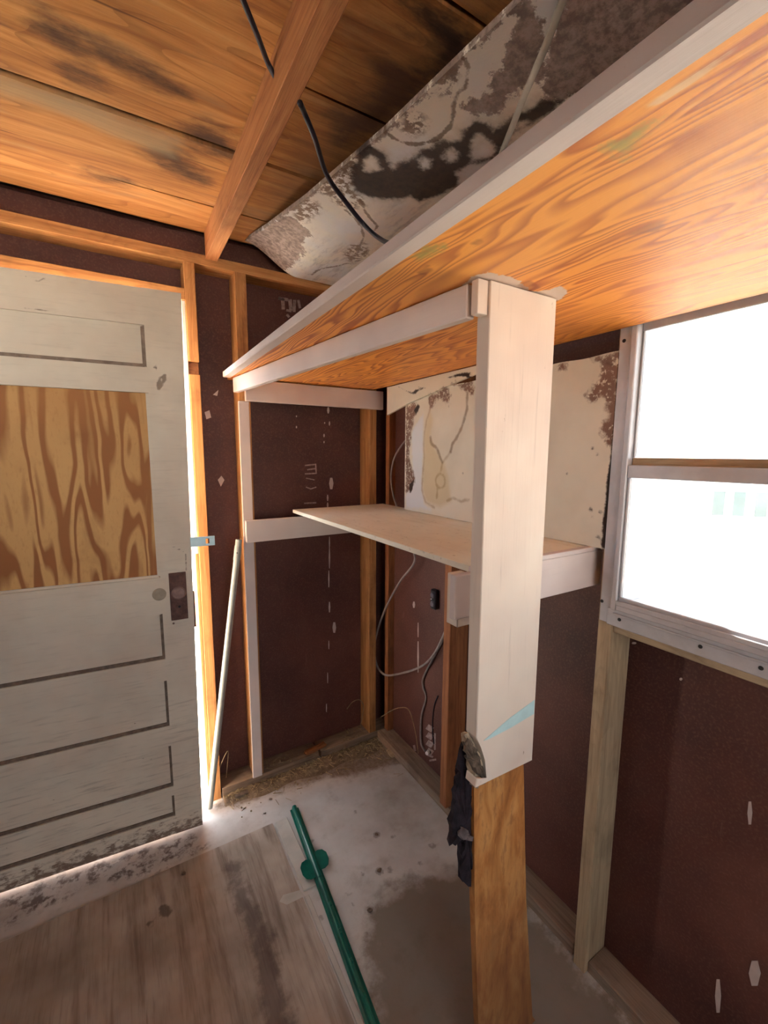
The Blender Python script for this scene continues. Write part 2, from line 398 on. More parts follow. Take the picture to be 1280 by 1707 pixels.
# ---- walls: hardboard sheathing is the wall, the framing its parts
def wall_mesh(name, boxes, mat):
    bm = bmesh.new()
    for lo, hi in boxes:
        r = bmesh.ops.create_cube(bm, size=1)
        for v in r['verts']: v.co = Vector([lo[i]+(v.co[i]+0.5)*(hi[i]-lo[i]) for i in range(3)])
    return link(name, mesh_of(bm), mat)
T = 0.02
DX0, DX1, DH = -0.60, 0.226, 1.985             # door opening
wall_back = wall_mesh('wall_back', [((LW-0.1, BW, -0.2), (DX0, BW+T, 2.32)), ((DX1, BW, -0.2), (RW+0.1, BW+T, 2.32)), ((DX0, BW, DH), (DX1, BW+T, 2.32)), ((DX0, BW, -0.2), (DX1, BW+T, -0.005))], M['hardboard'])
tag(wall_back, 'dark brown hardboard wall with bare studs and a panelled door', kind='structure')
WY0, WY1, WZ0, WZ1 = -0.34, 0.572, 1.03, 1.745    # right window opening
wall_right = wall_mesh('wall_right', [((RW, FWL-0.1, -0.2), (RW+T, WY0, 2.32)), ((RW, WY1, -0.2), (RW+T, BW+0.02, 2.32)), ((RW, WY0, -0.2), (RW+T, WY1, WZ0)), ((RW, WY0, WZ1), (RW+T, WY1, 2.32))], M['hardboard'])
tag(wall_right, 'dark brown hardboard wall under and beside the window', kind='structure')
LY0, LY1, LZ0, LZ1 = 0.98, 1.62, 1.40, 2.00  # opening for the added left fill window
wall_left = wall_mesh('wall_left', [((LW-T, FWL-0.1, -0.2), (LW, LY0, 2.32)), ((LW-T, LY1, -0.2), (LW, BW+0.02, 2.32)), ((LW-T, LY0, -0.2), (LW, LY1, LZ0)), ((LW-T, LY0, LZ1), (LW, LY1, 2.32))], M['hardboard'])
tag(wall_left, kind='structure')
RX0, RX1, RZ, RH = -0.70, 0.80, 0.65, 1.95  # opening for the added rear fill window
wall_front = wall_mesh('wall_front', [((LW-0.1, FWL-T, -0.2), (RX0, FWL, 2.32)), ((RX1, FWL-T, -0.2), (RW+0.1, FWL, 2.32)), ((RX0, FWL-T, RH), (RX1, FWL, 2.32)), ((RX0, FWL-T, -0.2), (RX1, FWL, RZ))], M['hardboard'])
tag(wall_front, kind='structure')
portal((RW+0.005, (WY0+WY1)/2, (WZ0+WZ1)/2), (0, math.radians(90), 0), WZ1-WZ0, WY1-WY0)
portal((LW-0.005, (LY0+LY1)/2, (LZ0+LZ1)/2), (0, math.radians(-90), 0), LZ1-LZ0, LY1-LY0)
portal(((RX0+RX1)/2, FWL-0.005, (RZ+RH)/2), (math.radians(-90), 0, 0), RX1-RX0, RH-RZ)
portal(((DX0+DX1)/2, BW+0.015, DH/2), (math.radians(90), 0, 0), DX1-DX0, DH)

# back wall framing
def stud(parent, x0, x1, z0, z1, m='stud'): return box('stud', (x0, SB, z0), (x1, BW, z1), M[m], parent)
box('top_plate', (LW, SB, 2.08), (RW, BW, 2.114), M['stud'], wall_back)
stud(wall_back, 0.400, 0.442, 0.042, 2.08)
stud(wall_back, 0.967, 1.005, 0.042, 2.08)
stud(wall_back, -0.665, -0.627, 0.0, 2.08)
box('bottom_plate', (0.27, SB, 0.0), (0.70, BW, 0.040), M['dusty'], wall_back)
box('bottom_plate', (0.712, SB+0.004, 0.0), (RW, BW, 0.038), M['dusty'], wall_back)
# jamb stud, notched where an old hinge block sat
box('stud', (0.229, SB, 1.745), (0.265, BW, 2.08), M['stud'], wall_back)
box('stud', (0.229, SB+0.022, 1.70), (0.265, BW, 1.745), M['stud_red'], wall_back)
box('stud', (0.229, SB, 0.0), (0.265, BW, 1.70), M['stud'], wall_back)
box('door_header', (DX0, SB, 1.950), (0.229, BW, 1.990), M['stud'], wall_back)
box('door_jamb', (0.2165, SB+0.004, 0.0), (0.2285, BW+T, 1.04), M['stud'], wall_back)
box('door_jamb', (0.2165, SB+0.004, 1.041), (0.2285, BW+T, 1.9495), M['white'], wall_back)
box('door_jamb', (DX0-0.018, SB, 0.0), (DX0, BW+T, 1.9495), M['white'], wall_back)
box('added_door_stop', (DX0, SB+0.02, 0.0), (DX0+0.03, SB+0.035, 1.9495), M['white'], wall_back)  # out of view, added to block light at the hinge gap
box('threshold', (DX0, BW-0.01, -0.1), (0.21, BW+0.12, -0.003), M['stud_pale'], wall_back)
# paint-splashed patches, drips and faded print on the hardboard
def decal(name, polys, mat, parent):
    bm = bmesh.new()
    for poly, off in polys:
        a = [bm.verts.new(Vector(p)) for p in poly]; b = [bm.verts.new(Vector(p)+Vector(off)) for p in poly]; n = len(a)
        bm.faces.new(a); bm.faces.new(b[::-1])
        for i in range(n): bm.faces.new((a[i], a[(i+1) % n], b[(i+1) % n], b[i]))
    return link(name, mesh_of(bm), mat, parent)
OB = (0, -0.0012, 0); OR = (-0.0012, 0, 0)
def onb(pix): return ([pY(x, y, BW) for x, y in pix], OB)
def onr(pix): return ([pX(x, y, RW) for x, y in pix], OR)
def bar(x0, y0, x1, y1, w):
    d = Vector((x1-x0, y1-y0)).normalized(); n = Vector((-d.y, d.x))*w/2
    return [(x0+n.x, y0+n.y), (x1+n.x, y1+n.y), (x1-n.x, y1-n.y), (x0-n.x, y0-n.y)]
decal('printed_mark', [onb(bar(464, 497, 480, 500, 5)), onb(bar(471, 497, 472, 516, 6)), onb(bar(483, 499, 485, 518, 6)), onb(bar(477, 517, 486, 519, 4)),
      onb(bar(491, 500, 490, 520, 5)), onb(bar(497, 500, 500, 514, 4)), onb(bar(478, 524, 482, 529, 4))], M['mark'], wall_back)
decal('printed_mark', [onb(bar(508, 776, 527, 774, 2.2)), onb(bar(512, 783, 527, 781, 2.2)), onb(bar(508, 790, 527, 789, 2.2)), onb(bar(526, 774, 527, 790, 2)),
      onb(bar(510, 797, 524, 800, 1.6)), onb(bar(510, 812, 518, 815, 1.8)), onb(bar(518, 815, 527, 812, 1.8)), onb(bar(507, 839, 527, 838, 2.4))], M['mark'], wall_back)
drops = [(547, 684, 2.0, 6), (549, 706, 1.2, 4), (541, 705, 1, 1.5), (494, 694, 1, 1.5), (494, 712, 1.2, 2.2), (540, 726, 1.2, 3), (540, 737, 1, 2), (552, 806, 3.6, 11), (546, 830, 1.4, 6), (546, 842, 1.4, 5),
         (549, 905, 1.0, 12), (549, 930, 1.2, 20), (548, 965, 1.0, 16), (549, 1012, 1.4, 10), (557, 1046, 3.0, 10), (548, 1075, 0.9, 8), (546, 1130, 0.8, 10), (544, 1180, 0.8, 8)]
decal('paint_drips', [onb([(x+a*math.cos(q*1.0472), y+b*math.sin(q*1.0472)) for q in range(6)]) for x, y, a, b in drops], M['drip'], wall_back)
decal('paint_chips', [onb([(341, 687), (349, 684), (352, 696), (344, 699)]), onb([(363, 800), (369, 793), (374, 800), (368, 811)]), onb([(355, 658), (364, 650), (362, 660)])], M['drip'], wall_back)

# right wall framing
box('bottom_plate', (SR+0.014, 0.62, 0.0), (RW, BW-0.09, 0.040), M['dusty'], wall_right)
box('bottom_plate', (SR+0.014, FWL, 0.0), (RW, 0.575, 0.032), M['dusty'], wall_right)
box('stud', (SR, 1.176, 0.04), (RW, 1.214, 2.16), M['stud_red'], wall_right)
box('stud', (SR, 0.576, 0.0), (RW, 0.610, 1.98), M['stud_pale'], wall_right)
box('stud', (SR, -0.385, 0.0), (RW, -0.345, 1.98), M['stud_pale'], wall_right)
box('stud', (SR+0.055, 1.70, 0.04), (RW, 1.73, 2.16), M['stud_red'], wall_right)
box('window_sill_plate', (SR+0.008, -0.345, 0.988), (RW, 0.576, 1.008), M['stud_pale'], wall_right)
box('window_header', (SR+0.012, -0.385, 1.735), (RW, 0.61, 1.78), M['stud_red'], wall_right)
box('top_plate', (SR, FWL, 2.12), (RW, BW, 2.16), M['stud_red'], wall_right)
decal('printed_mark', [onr(bar(712, 1211+i*13, 721, 1217+i*13, 9)) for i in range(4)]+[onr(bar(725, 1222, 725, 1250, 2.5)), onr(bar(712, 1258, 722, 1262, 3)), onr(bar(716, 1268, 727, 1266, 3)), onr(bar(690, 1242, 692, 1252, 3.5))], M['mark'], wall_right)
decal('paint_drips', [onr([(x+a*math.cos(q*1.0472), y+b*math.sin(q*1.0472)) for q in range(6)]) for x, y, a, b in
      [(690, 1008, 2, 6), (697, 1050, 0.9, 14), (697, 1095, 1.3, 30), (1258, 1622, 10, 24), (1197, 1660, 5, 32), (1250, 1355, 4, 22), (1135, 1132, 2.5, 2.5), (1057, 1072, 4, 2)]], M['drip'], wall_right)

# ---- ceiling: roof boards across the room, a joist under them
roof = wall_mesh('ceiling', [((LW-0.2, FWL-0.2, 2.222), (RW+0.2, BW+0.15, 2.30))], M['roofing'])
tag(roof, 'roof of wide rough boards, warm brown with dark water stains', kind='structure')
def mat_deck():
    t = NT('rough_roof_board'); r = t.rand(); k = t.n.new('ShaderNodeCombineXYZ'); t.L(t.math('MULTIPLY', r, 17), k.inputs[0]); t.L(t.math('MULTIPLY', r, 5), k.inputs[1])
    v = t.vadd(t.coord(), k.outputs[0])
    warp = t.noise(t.map(v, (1.4, 3, 1)), 1.5, 3, 0.5, color=True)
    v2 = t.vadd(v, t.vscale(warp, 0.06))
    g = t.noise(t.map(v2, (1.0, 16, 1)), 2.4, 5, 0.62, 0.3)
    f = t.noise(t.map(v, (5, 120, 1)), 2.5, 3, 0.6)
    c = t.ramp(g, [(0.18, srgb(124, 78, 42)), (0.45, srgb(172, 114, 62)), (0.62, srgb(194, 136, 78)), (0.85, srgb(212, 160, 102))])
    r2 = t.noise(t.map(v2, (0.5, 5, 1)), 1.7, 1, 0.4)
    rg = t.math('FRACT', t.math('MULTIPLY', r2, 13))
    c = t.mix(t.math('MULTIPLY', t.step(rg, 0.8, 0.99), 0.35), c, srgb(96, 54, 28))
    ck = t.noise(t.map(v2, (0.7, 26, 1)), 1.5, 2, 0.5)
    c = t.mix(t.math('MULTIPLY', t.step(ck, 0.68, 0.72), 0.75), c, srgb(60, 34, 24))
    c = t.mix(t.math('MULTIPLY', r, 0.28), c, srgb(120, 74, 42))
    c = t.mix(t.math('MULTIPLY', t.step(f, 0.52, 0.75), 0.16), c, srgb(92, 54, 30))
    gs = t.noise(t.map(v, (2, 8, 1)), 1.6, 4, 0.6)
    c = t.mix(t.math('MULTIPLY', t.step(gs, 0.52, 0.72), 0.35), c, srgb(128, 112, 92))
    wob = t.math('MULTIPLY', t.math('SUBTRACT', t.noise(t.map(v, (6, 14, 1)), 2.0, 5, 0.65), 0.5), 0.12)
    dk = t.step(t.math('ADD', t.attr('dark'), wob), 0.045, -0.03)
    c = t.mix(t.math('MULTIPLY', dk, 0.85), c, srgb(48, 33, 32))
    gp = t.step(t.math('ADD', t.attr('grey'), t.math('MULTIPLY', wob, 0.6)), 0.03, -0.03)
    c = t.mix(t.math('MULTIPLY', gp, 0.6), c, srgb(150, 132, 104))
    wp = t.step(t.math('ADD', t.attr('stain_shade'), wob), 0.05, -0.08)
    c = t.mix(t.math('MULTIPLY', wp, 0.55), c, srgb(78, 48, 36))  # right of the joist: water stain and shade, both painted into the boards
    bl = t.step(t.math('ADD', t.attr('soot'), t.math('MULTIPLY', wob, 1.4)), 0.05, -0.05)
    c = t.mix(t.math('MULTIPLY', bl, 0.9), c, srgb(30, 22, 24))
    h = t.math('ADD', g, t.math('MULTIPLY', f, 0.5))
    return t.done(c, 0.8, t.bump(h, 0.5, 0.003), spec=0.2)
MD = mat_deck()
ce = lambda pix: [XY(hz(x, y, 2.19)) for x, y in pix]
knot = ce([(55, 40), (75, 28), (105, 45), (150, 85), (130, 92), (90, 78), (60, 60)])
smA = ce([(310, 222), (345, 212), (385, 228), (390, 262), (355, 252), (325, 240)])
smB = ce([(245, 255), (290, 245), (310, 262), (340, 300), (300, 290), (260, 268)])
stA = ce([(105, 115), (150, 122), (165, 135), (120, 128)]); stB = ce([(150, 285), (210, 300), (185, 305), (140, 292)]); stC = ce([(140, 70), (200, 95), (300, 150), (270, 142), (190, 108)])
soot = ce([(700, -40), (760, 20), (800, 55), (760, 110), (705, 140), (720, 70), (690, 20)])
stain_shade_p = ce([(520, 0), (900, 0), (900, 80), (640, 260), (430, 400), (395, 395), (440, 300), (500, 190), (575, 60)])  # outline of the stained and painted-shade area beside the joist
grey_p = ce([(-40, 105), (0, 120), (100, 155), (200, 190), (300, 228), (290, 262), (230, 238), (125, 195), (0, 155), (-40, 140)])
soot2 = ce([(640, 100), (720, 120), (700, 160), (640, 210), (560, 240), (560, 200), (620, 160)])
PLANKS = [1.742, 1.546, 1.256, 0.966, 0.675, 0.385, 0.095, -0.195, -0.485, -0.775, -1.065, -1.355, -1.70]
for i, (y1, y0) in enumerate(zip(PLANKS, PLANKS[1:])):
    jit = [0.001, 0.005, 0.0, 0.006, 0.002, 0.004][i % 6]
    hi = i < 4
    def fb(u, v, y0=y0, y1=y1, jit=jit, i=i):
        x = LW+u*(RW-LW); wv = 0.0025*math.sin(x*7+i*2.1)
        return (x, y0+0.0055+v*(y1-y0-0.011)+(wv if v in (0.0, 1.0) else 0), 2.192-jit)
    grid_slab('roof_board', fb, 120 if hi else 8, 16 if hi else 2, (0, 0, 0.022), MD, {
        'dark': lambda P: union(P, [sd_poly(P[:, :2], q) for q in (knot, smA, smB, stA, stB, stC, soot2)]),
        'stain_shade': lambda P: sd_poly(P[:, :2], stain_shade_p), 'grey': lambda P: sd_poly(P[:, :2], grey_p),
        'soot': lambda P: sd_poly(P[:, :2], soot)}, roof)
box('joist', (0.302, FWL, 2.10), (0.342, 1.729, 2.189), M['rafter'], roof)
box('joist', (-0.62, FWL, 2.10), (-0.58, 1.729, 2.189), M['rafter'], roof)
box('eave_block', (LW, BW-0.03, 2.114), (RW, BW-0.002, 2.2), M['hardboard'], roof)

# ---- window in the right wall
win = thing('window_1', (SR, 0.12, 1.01), 'aluminium double-hung window in the wall beyond the post', 'window'); win['kind'] = 'structure'
MT = M['metal']
def flange(name, lo, hi, bev=0.002): return box(name, lo, hi, MT, win, bev)
lf = flange('side_flange', (SR-0.004, 0.576, 1.012), (SR-0.0005, 0.6055, 1.742))
flange('side_frame', (SR-0.012, 0.562, 1.05), (RW, 0.5755, 1.742))
flange('side_frame', (SR-0.004, -0.375, 1.012), (RW, -0.335, 1.742))
sf = flange('sill_flange', (SR-0.006, -0.375, 1.009), (SR-0.0005, 0.586, 1.052))
flange('sill_rib', (SR-0.010, -0.36, 1.038), (SR-0.0062, 0.570, 1.043), 0.001)
flange('sill_frame', (SR-0.014, -0.335, 1.052), (RW, 0.562, 1.066))
flange('sill_lip', (SR-0.014, -0.335, 1.066), (SR-0.008, 0.562, 1.076), 0.001)
flange('head_frame', (SR-0.004, -0.335, 1.722), (RW, 0.562, 1.742))
flange('head_flange', (SR-0.004, -0.375, 1.7425), (SR-0.0005, 0.606, 1.775))
sash = thing('lower_sash', (SR+0.02, 0.1, 1.066), None, None); sash.parent = win; sash.matrix_parent_inverse = win.matrix_basis.inverted()
box('sash_rail', (SR-0.010, -0.333, 1.368), (SR+0.006, 0.5615, 1.397), MT, sash)
box('sash_rail', (SR-0.006, -0.333, 1.0665), (SR+0.006, 0.5615, 1.084), MT, sash)
box('sash_stile', (SR-0.006, 0.5555, 1.0845), (SR+0.006, 0.5615, 1.3675), MT, sash)
box('sash_stile', (SR-0.006, -0.333, 1.0845), (SR+0.006, -0.317, 1.3675), MT, sash)
box('pane', (SR-0.001, -0.317, 1.0842), (SR+0.002, 0.5555, 1.3678), M['glass'], sash, 0)
sash = thing('upper_sash', (SR+0.05, 0.1, 1.39), None, None); sash.parent = win; sash.matrix_parent_inverse = win.matrix_basis.inverted()
box('sash_rail', (SR+0.0065, -0.333, 1.392), (SR+0.02, 0.5615, 1.4135), M['stud_pale'], sash)
box('sash_rail', (SR+0.008, -0.333, 1.692), (SR+0.02, 0.5615, 1.7215), MT, sash)
box('sash_stile', (SR+0.008, 0.5570, 1.414), (SR+0.02, 0.5615, 1.6915), MT, sash)
box('sash_stile', (SR+0.008, -0.333, 1.414), (SR+0.02, -0.32, 1.6915), MT, sash)
box('pane', (SR+0.012, -0.32, 1.4137), (SR+0.015, 0.5570, 1.6918), M['glass'], sash, 0)
for x, y in [(1040, 568), (1003, 1002)]:
    disc('screw', pX(x, y, SR-0.0045), (-1, 0, 0), 0.0045, 0.002, M['screw'], lf)
for x, y in [(1032, 1033), (1167, 1078), (1268, 1114)]:
    disc('screw', pX(x, y, SR-0.0065), (-1, 0, 0), 0.0045, 0.002, M['screw'], sf)

# ---- unseen window added in the left wall for fill light (same make, plain)
w2 = thing('fill_window_left', (LW, 1.26, LZ0), 'added aluminium fill-light window in the side wall across from the post', 'window'); w2['kind'] = 'structure'
for lo, hi, n in [((LW-0.03, LY0, LZ0), (LW+0.004, LY0+0.03, LZ1), 'side_frame'), ((LW-0.03, LY1-0.03, LZ0), (LW+0.004, LY1, LZ1), 'side_frame'),
                  ((LW-0.03, LY0+0.03, LZ0), (LW+0.004, LY1-0.03, LZ0+0.03), 'sill_frame'), ((LW-0.03, LY0+0.03, LZ1-0.03), (LW+0.004, LY1-0.03, LZ1), 'head_frame'),
                  ((LW-0.02, LY0+0.03, 1.67), (LW, LY1-0.03, 1.70), 'meeting_rail')]:
    box(n, lo, hi, MT, w2)
box('pane', (LW-0.013, LY0+0.03, LZ0+0.03), (LW-0.01, LY1-0.03, 1.67), M['glass'], w2, 0)
box('pane', (LW-0.013, LY0+0.03, 1.70), (LW-0.01, LY1-0.03, LZ1-0.03), M['glass'], w2, 0)

w3 = thing('fill_window_rear', (0.02, FWL, RZ), 'added aluminium fill-light window in the wall facing the door', 'window'); w3['kind'] = 'structure'  # unseen window added behind the camera to supply fill light
for lo, hi, n in [((RX0, FWL-0.03, RZ), (RX0+0.03, FWL+0.004, RH), 'side_frame'), ((RX1-0.03, FWL-0.03, RZ), (RX1, FWL+0.004, RH), 'side_frame'),
                  ((RX0+0.03, FWL-0.03, RZ), (RX1-0.03, FWL+0.004, RZ+0.03), 'sill_frame'), ((RX0+0.03, FWL-0.03, RH-0.03), (RX1-0.03, FWL+0.004, RH), 'head_frame')]:
    box(n, lo, hi, MT, w3)
box('pane', (RX0+0.03, FWL-0.013, RZ+0.03), (RX1-0.03, FWL-0.01, RH-0.03), M['glass'], w3, 0)

# ---- the door, standing a hand's width ajar
DA = math.radians(5.4); DP = Vector((0.176, 1.617, 0.0))          # its free corner
DM = Matrix.Translation(DP) @ Matrix.Rotation(-DA, 4, 'Z')          # local: x along the door (negative = to the hinges), y = out, z up
DTOP = 1.934
door = thing('door_1', DP, 'chipped off-white panelled door with a bare plywood insert, standing ajar', 'door'); door['kind'] = 'structure'
MP = M['white_edge']; DL, DT = -0.768, 0.036
def mat_doorpaint():
    t = NT('dirty_door_paint'); v = t.coord()
    big = t.noise(v, 3.0, 4, 0.6); st = t.noise(t.map(v, (5, 5, 60)), 1.6, 5, 0.68); ch = t.noise(t.map(v, (22, 22, 46)), 1.2, 6, 0.7)
    c = t.mix(t.step(big, 0.3, 0.72), srgb(222, 211, 193), srgb(203, 190, 173))
    lo = t.step(t.math('ADD', t.attr('height'), t.math('MULTIPLY', t.math('SUBTRACT', big, 0.5), 0.5)), 0.9, -0.1)
    c = t.mix(t.math('MULTIPLY', t.step(st, 0.5, 0.74), t.math('ADD', 0.16, t.math('MULTIPLY', lo, 0.5))), c, srgb(128, 112, 98))
    foot = t.step(t.math('ADD', t.attr('height'), t.math('MULTIPLY', t.math('SUBTRACT', ch, 0.5), 0.35)), 0.07, 0.01)
    c = t.mix(t.math('MULTIPLY', foot, 0.85), c, srgb(104, 76, 62))
    thr = t.math('SUBTRACT', 0.75, t.math('MULTIPLY', lo, 0.06))
    cp = t.step(t.math('SUBTRACT', ch, thr), 0.0, 0.02)
    c = t.mix(t.math('MULTIPLY', cp, 0.85), c, srgb(96, 78, 66))
    bruise = t.step(t.math('ADD', t.attr('chip'), t.math('MULTIPLY', t.math('SUBTRACT', ch, 0.5), 0.012)), 0.002, -0.002)
    c = t.mix(t.math('MULTIPLY', bruise, 0.85), c, srgb(96, 76, 64))
    return t.done(c, 0.62, t.bump(t.math('SUBTRACT', t.math('MULTIPLY', st, 0.7), cp), 0.4, 0.0025), spec=0.25)
MDP = mat_doorpaint()
chips = [[(260, 640), (266, 628), (272, 642), (264, 652)], [(268, 628), (276, 622), (278, 634), (272, 640)], [(255, 612), (262, 608), (261, 617)]]
def dpl(x, y):                                                      # pixel -> door local
    r = ray(x, y); n = Vector((math.sin(DA), math.cos(DA), 0)); t = n.dot(DP)/n.dot(r); P = r*t+Vector((0, 0, H))
    return ((P-DP).dot(Vector((math.cos(DA), -math.sin(DA), 0))), P.z)
chip_l = [[dpl(x, y) for x, y in c] for c in chips]
chip_line = [[dpl(x, y) for x, y in c] for c in ([(277, 905), (290, 912), (303, 918), (310, 924), (310, 952)], [(40, 458), (60, 470), (80, 462)], [(40, 512), (100, 522)], [(210, 1262), (260, 1270), (288, 1275)], [(30, 1310), (90, 1295)])]
def dpanel(name, quad, y0, th, nu=10, nv=20, mat=None, parent=door):
    """part of the door: quad = ((x0,z0),(x1,z0),(x1,z1),(x0,z1)) in door coordinates, face at y0"""
    (a, b, c, d) = quad
    def f(u, v):
        x = (a[0]*(1-u)+b[0]*u)*(1-v)+(d[0]*(1-u)+c[0]*u)*v; z = (a[1]*(1-u)+b[1]*u)*(1-v)+(d[1]*(1-u)+c[1]*u)*v
        return (x, y0, z)
    o = grid_slab(name, f, nu, nv, (0, th, 0), mat or MDP, {'height': lambda P: P[:, 2],
        'chip': lambda P: union(P, [sd_poly(P[:, [0, 2]], c) for c in chip_l]+[sd_line(P[:, [0, 2]], c)-0.0012 for c in chip_line])})
    o.matrix_basis = DM; o.parent = parent; o.matrix_parent_inverse = parent.matrix_basis.inverted()
    return o
Z0 = 0.013
sx = lambda z: 0.026*z/1.94                                        # free edge is a little out of plumb
dpanel('stile', ((-0.090, Z0), (0.0, Z0), (0.026, DTOP), (-0.086, DTOP)), 0, DT, 16, 200)
dpanel('stile', ((DL, Z0), (DL+0.1, Z0), (DL+0.1, DTOP), (DL, DTOP)), 0, DT)
RL, RR = DL+0.1003, -0.0905
def rail(z0, z1): dpanel('rail', ((RL, z0), (RR+0.006, z0), (RR+0.006, z1), (RL, z1)), 0.0006, DT-0.001, 60, 14)
for z0, z1 in [(Z0, 0.087), (0.171, 0.207), (0.369, 0.447), (0.620, 0.700), (0.866, 0.995), (1.612, 1.692), (1.822, DTOP-0.001)]: rail(z0, z1)
def pan(z0, z1, dep=0.009):
    dpanel('panel', ((RL-0.005, z0-0.006), (RR+0.02, z0-0.006), (RR+0.02, z1+0.006), (RL-0.005, z1+0.006)), dep, 0.016, 50, 16)
    # bead around the recess
    for q in (((RL, z0), (RR, z0), (RR-0.006, z0+0.011), (RL, z0+0.011)), ((RR-0.007, z0+0.007), (RR+0.006, z0), (RR+0.006, z1), (RR-0.007, z1-0.005))):
        dpanel('bead', q, dep-0.004, 0.004, 4, 4, M['bead'])
M['bead'] = mat_plain('grimy_moulding', srgb(132, 114, 100), 0.7, 0, 0.4, 50, 0.2, 0.5)
for z0, z1 in [(0.087, 0.171), (0.207, 0.369), (0.447, 0.620), (0.700, 0.866), (1.692, 1.822)]: pan(z0, z1)
def mat_ply(name, cols, sx_, sy_, freq, seed, sharp=(0.0, 0.12, 0.62, 0.95), warp=0.12, fine=0.25, axis='xz', attr=None):
    """rotary-cut plywood face: contour lines of a stretched field give the cathedral figure"""
    t = NT(name); v = t.map(t.coord(), (1, 1, 1), (seed, seed*0.7, 0))
    w = t.noise(v, 2.3, 3, 0.55, color=True); v = t.vadd(v, t.vscale(w, warp))
    h = t.noise(t.map(v, (sx_, sy_, sx_ if axis == 'xy' else sy_)), 1.0, 2.0, 0.42, 0.35)
    fr = t.math('FRACT', t.math('MULTIPLY', h, freq))
    c = t.ramp(fr, [(sharp[0], cols[1]), (sharp[1], cols[0]), (sharp[2], cols[0]), (sharp[3], cols[1])])
    p = t.noise(v, 1.6, 3, 0.5); c = t.mix(t.math('MULTIPLY', t.step(p, 0.45, 0.7), 0.5), c, cols[2])
    ff = t.noise(t.map(v, (sx_*5, sy_*14, sy_*14)), 3, 3, 0.6)
    c = t.mix(t.math('MULTIPLY', t.step(ff, 0.5, 0.8), fine), c, cols[1])
    return t, c, ff, fr, v
t, c, ff, fr, v = mat_ply('door_plywood', (srgb(210, 166, 110), srgb(152, 100, 62), srgb(172, 120, 74)), 9.0, 1.0, 9.0, 3.9, (0.0, 0.16, 0.5, 0.70), 0.05, 0.3)
c = t.mix(t.math('MULTIPLY', t.step(t.attr('height'), 1.0, 1.62), 0.25), c, srgb(120, 76, 44))
edge = t.noise(t.coord(), 9, 4, 0.6)
c = t.mix(t.math('MULTIPLY', t.step(edge, 0.5, 0.8), 0.25), c, srgb(110, 68, 40))
MPLY = t.done(c, 0.7, t.bump(ff, 0.2, 0.001), spec=0.2)
dpanel('plywood_insert', ((RL-0.004, 0.985), (RR+0.02, 0.985), (RR+0.02, 1.622), (RL-0.004, 1.622)), 0.014, 0.010, 40, 60, MPLY)
for q in (((RL, 0.995), (RR, 0.995), (RR-0.005, 1.003), (RL, 1.003)), ((RR-0.006, 1.003), (RR+0.006, 0.995), (RR+0.006, 1.612), (RR-0.005, 1.612))):
    dpanel('bead', q, 0.009, 0.005, 4, 4, MDP)
def dbox(name, lo, hi, mat, parent, bev=0.002):
    o = box(name, lo, hi, mat, None, bev); o.matrix_basis = DM @ o.matrix_basis
    o.parent = parent; o.matrix_parent_inverse = parent.matrix_basis.inverted(); return o
lp = dbox('lock_plate', (-0.062, -0.004, 0.838), (-0.008, 0.0, 1.008), M['rust'], door, 0.0015)
def dxf(o, parent):
    o.matrix_basis = DM @ o.matrix_basis; o.parent = parent; o.matrix_parent_inverse = parent.matrix_basis.inverted(); return o
dxf(disc('knob_rose', (-0.034, -0.006, 0.935), (0, -1, 0), 0.024, 0.006, M['rust2'] if 'rust2' in M else mat_plain('worn_iron', srgb(150, 122, 114), 0.6, 0.3, 0.3, 60), None, 20), lp)
dxf(disc('keyhole', (-0.034, -0.0045, 0.885), (0, -1, 0), 0.005, 0.002, M['plastic'], None, 10), lp)
dxf(disc('knob_scar', (-0.094, -0.0006, 0.937), (0, -1, 0), 0.022, 0.0012, mat_plain('worn_circle', srgb(172, 158, 138), 0.7, 0, 0.2, 40), None, 24), door)
dxf(disc('screw', (-0.056, -0.0005, 0.826), (0, -1, 0), 0.004, 0.003, M['rust'], None, 8), door)
lc = dbox('edge_strike', (-0.004, 0.0005, 0.80), (0.0165, 0.022, 0.93), M['rust'], door, 0.002)
# hasp
hs = dbox('hasp', (0.012, -0.004, 1.094), (0.062, -0.001, 1.128), M['hasp'], door, 0.001)
for lo, hi in (((0.062, -0.004, 1.120), (0.092, -0.001, 1.128)), ((0.062, -0.004, 1.094), (0.092, -0.001, 1.102)), ((0.074, -0.004, 1.102), (0.092, -0.001, 1.120))):
    dbox('hasp_loop', lo, hi, M['hasp'], hs, 0.0008)
dbox('hinge', (DL-0.004, 0.004, 0.25), (DL+0.0, 0.03, 0.34), M['rust'], door, 0.001)
dbox('hinge', (DL-0.004, 0.004, 1.6), (DL+0.0, 0.03, 1.69), M['rust'], door, 0.001)

# ==================================================================== SHELVING
# ---- upper shelf
us = thing('upper_shelf', (0.7, 0.9, 1.70), 'long upper shelf of orange-brown plywood with a white front strip', 'shelf')
t, c, ff, fr, v = mat_ply('shelf_plywood', (srgb(228, 152, 70), srgb(158, 76, 28), srgb(222, 134, 58)), 1.1, 9.0, 27.0, 1.7, (0.0, 0.14, 0.45, 0.93), 0.06, 0.2, 'xy')
lightp = t.noise(t.map(t.coord(), (0.6, 1.4, 1)), 1.8, 3, 0.5)
c = t.mix(t.math('MULTIPLY', t.step(lightp, 0.45, 0.75), 0.4), c, srgb(236, 172, 96))
scr = t.noise(t.map(t.coord(), (1.2, 40, 1)), 1.4, 4, 0.7)
c = t.mix(t.math('MULTIPLY', t.step(t.math('ADD', t.attr('scrape'), t.math('MULTIPLY', t.math('SUBTRACT', scr, 0.5), 0.02)), 0.002, -0.002), 0.75), c, srgb(240, 206, 160))
gn = t.noise(t.coord(), 60, 4, 0.65)
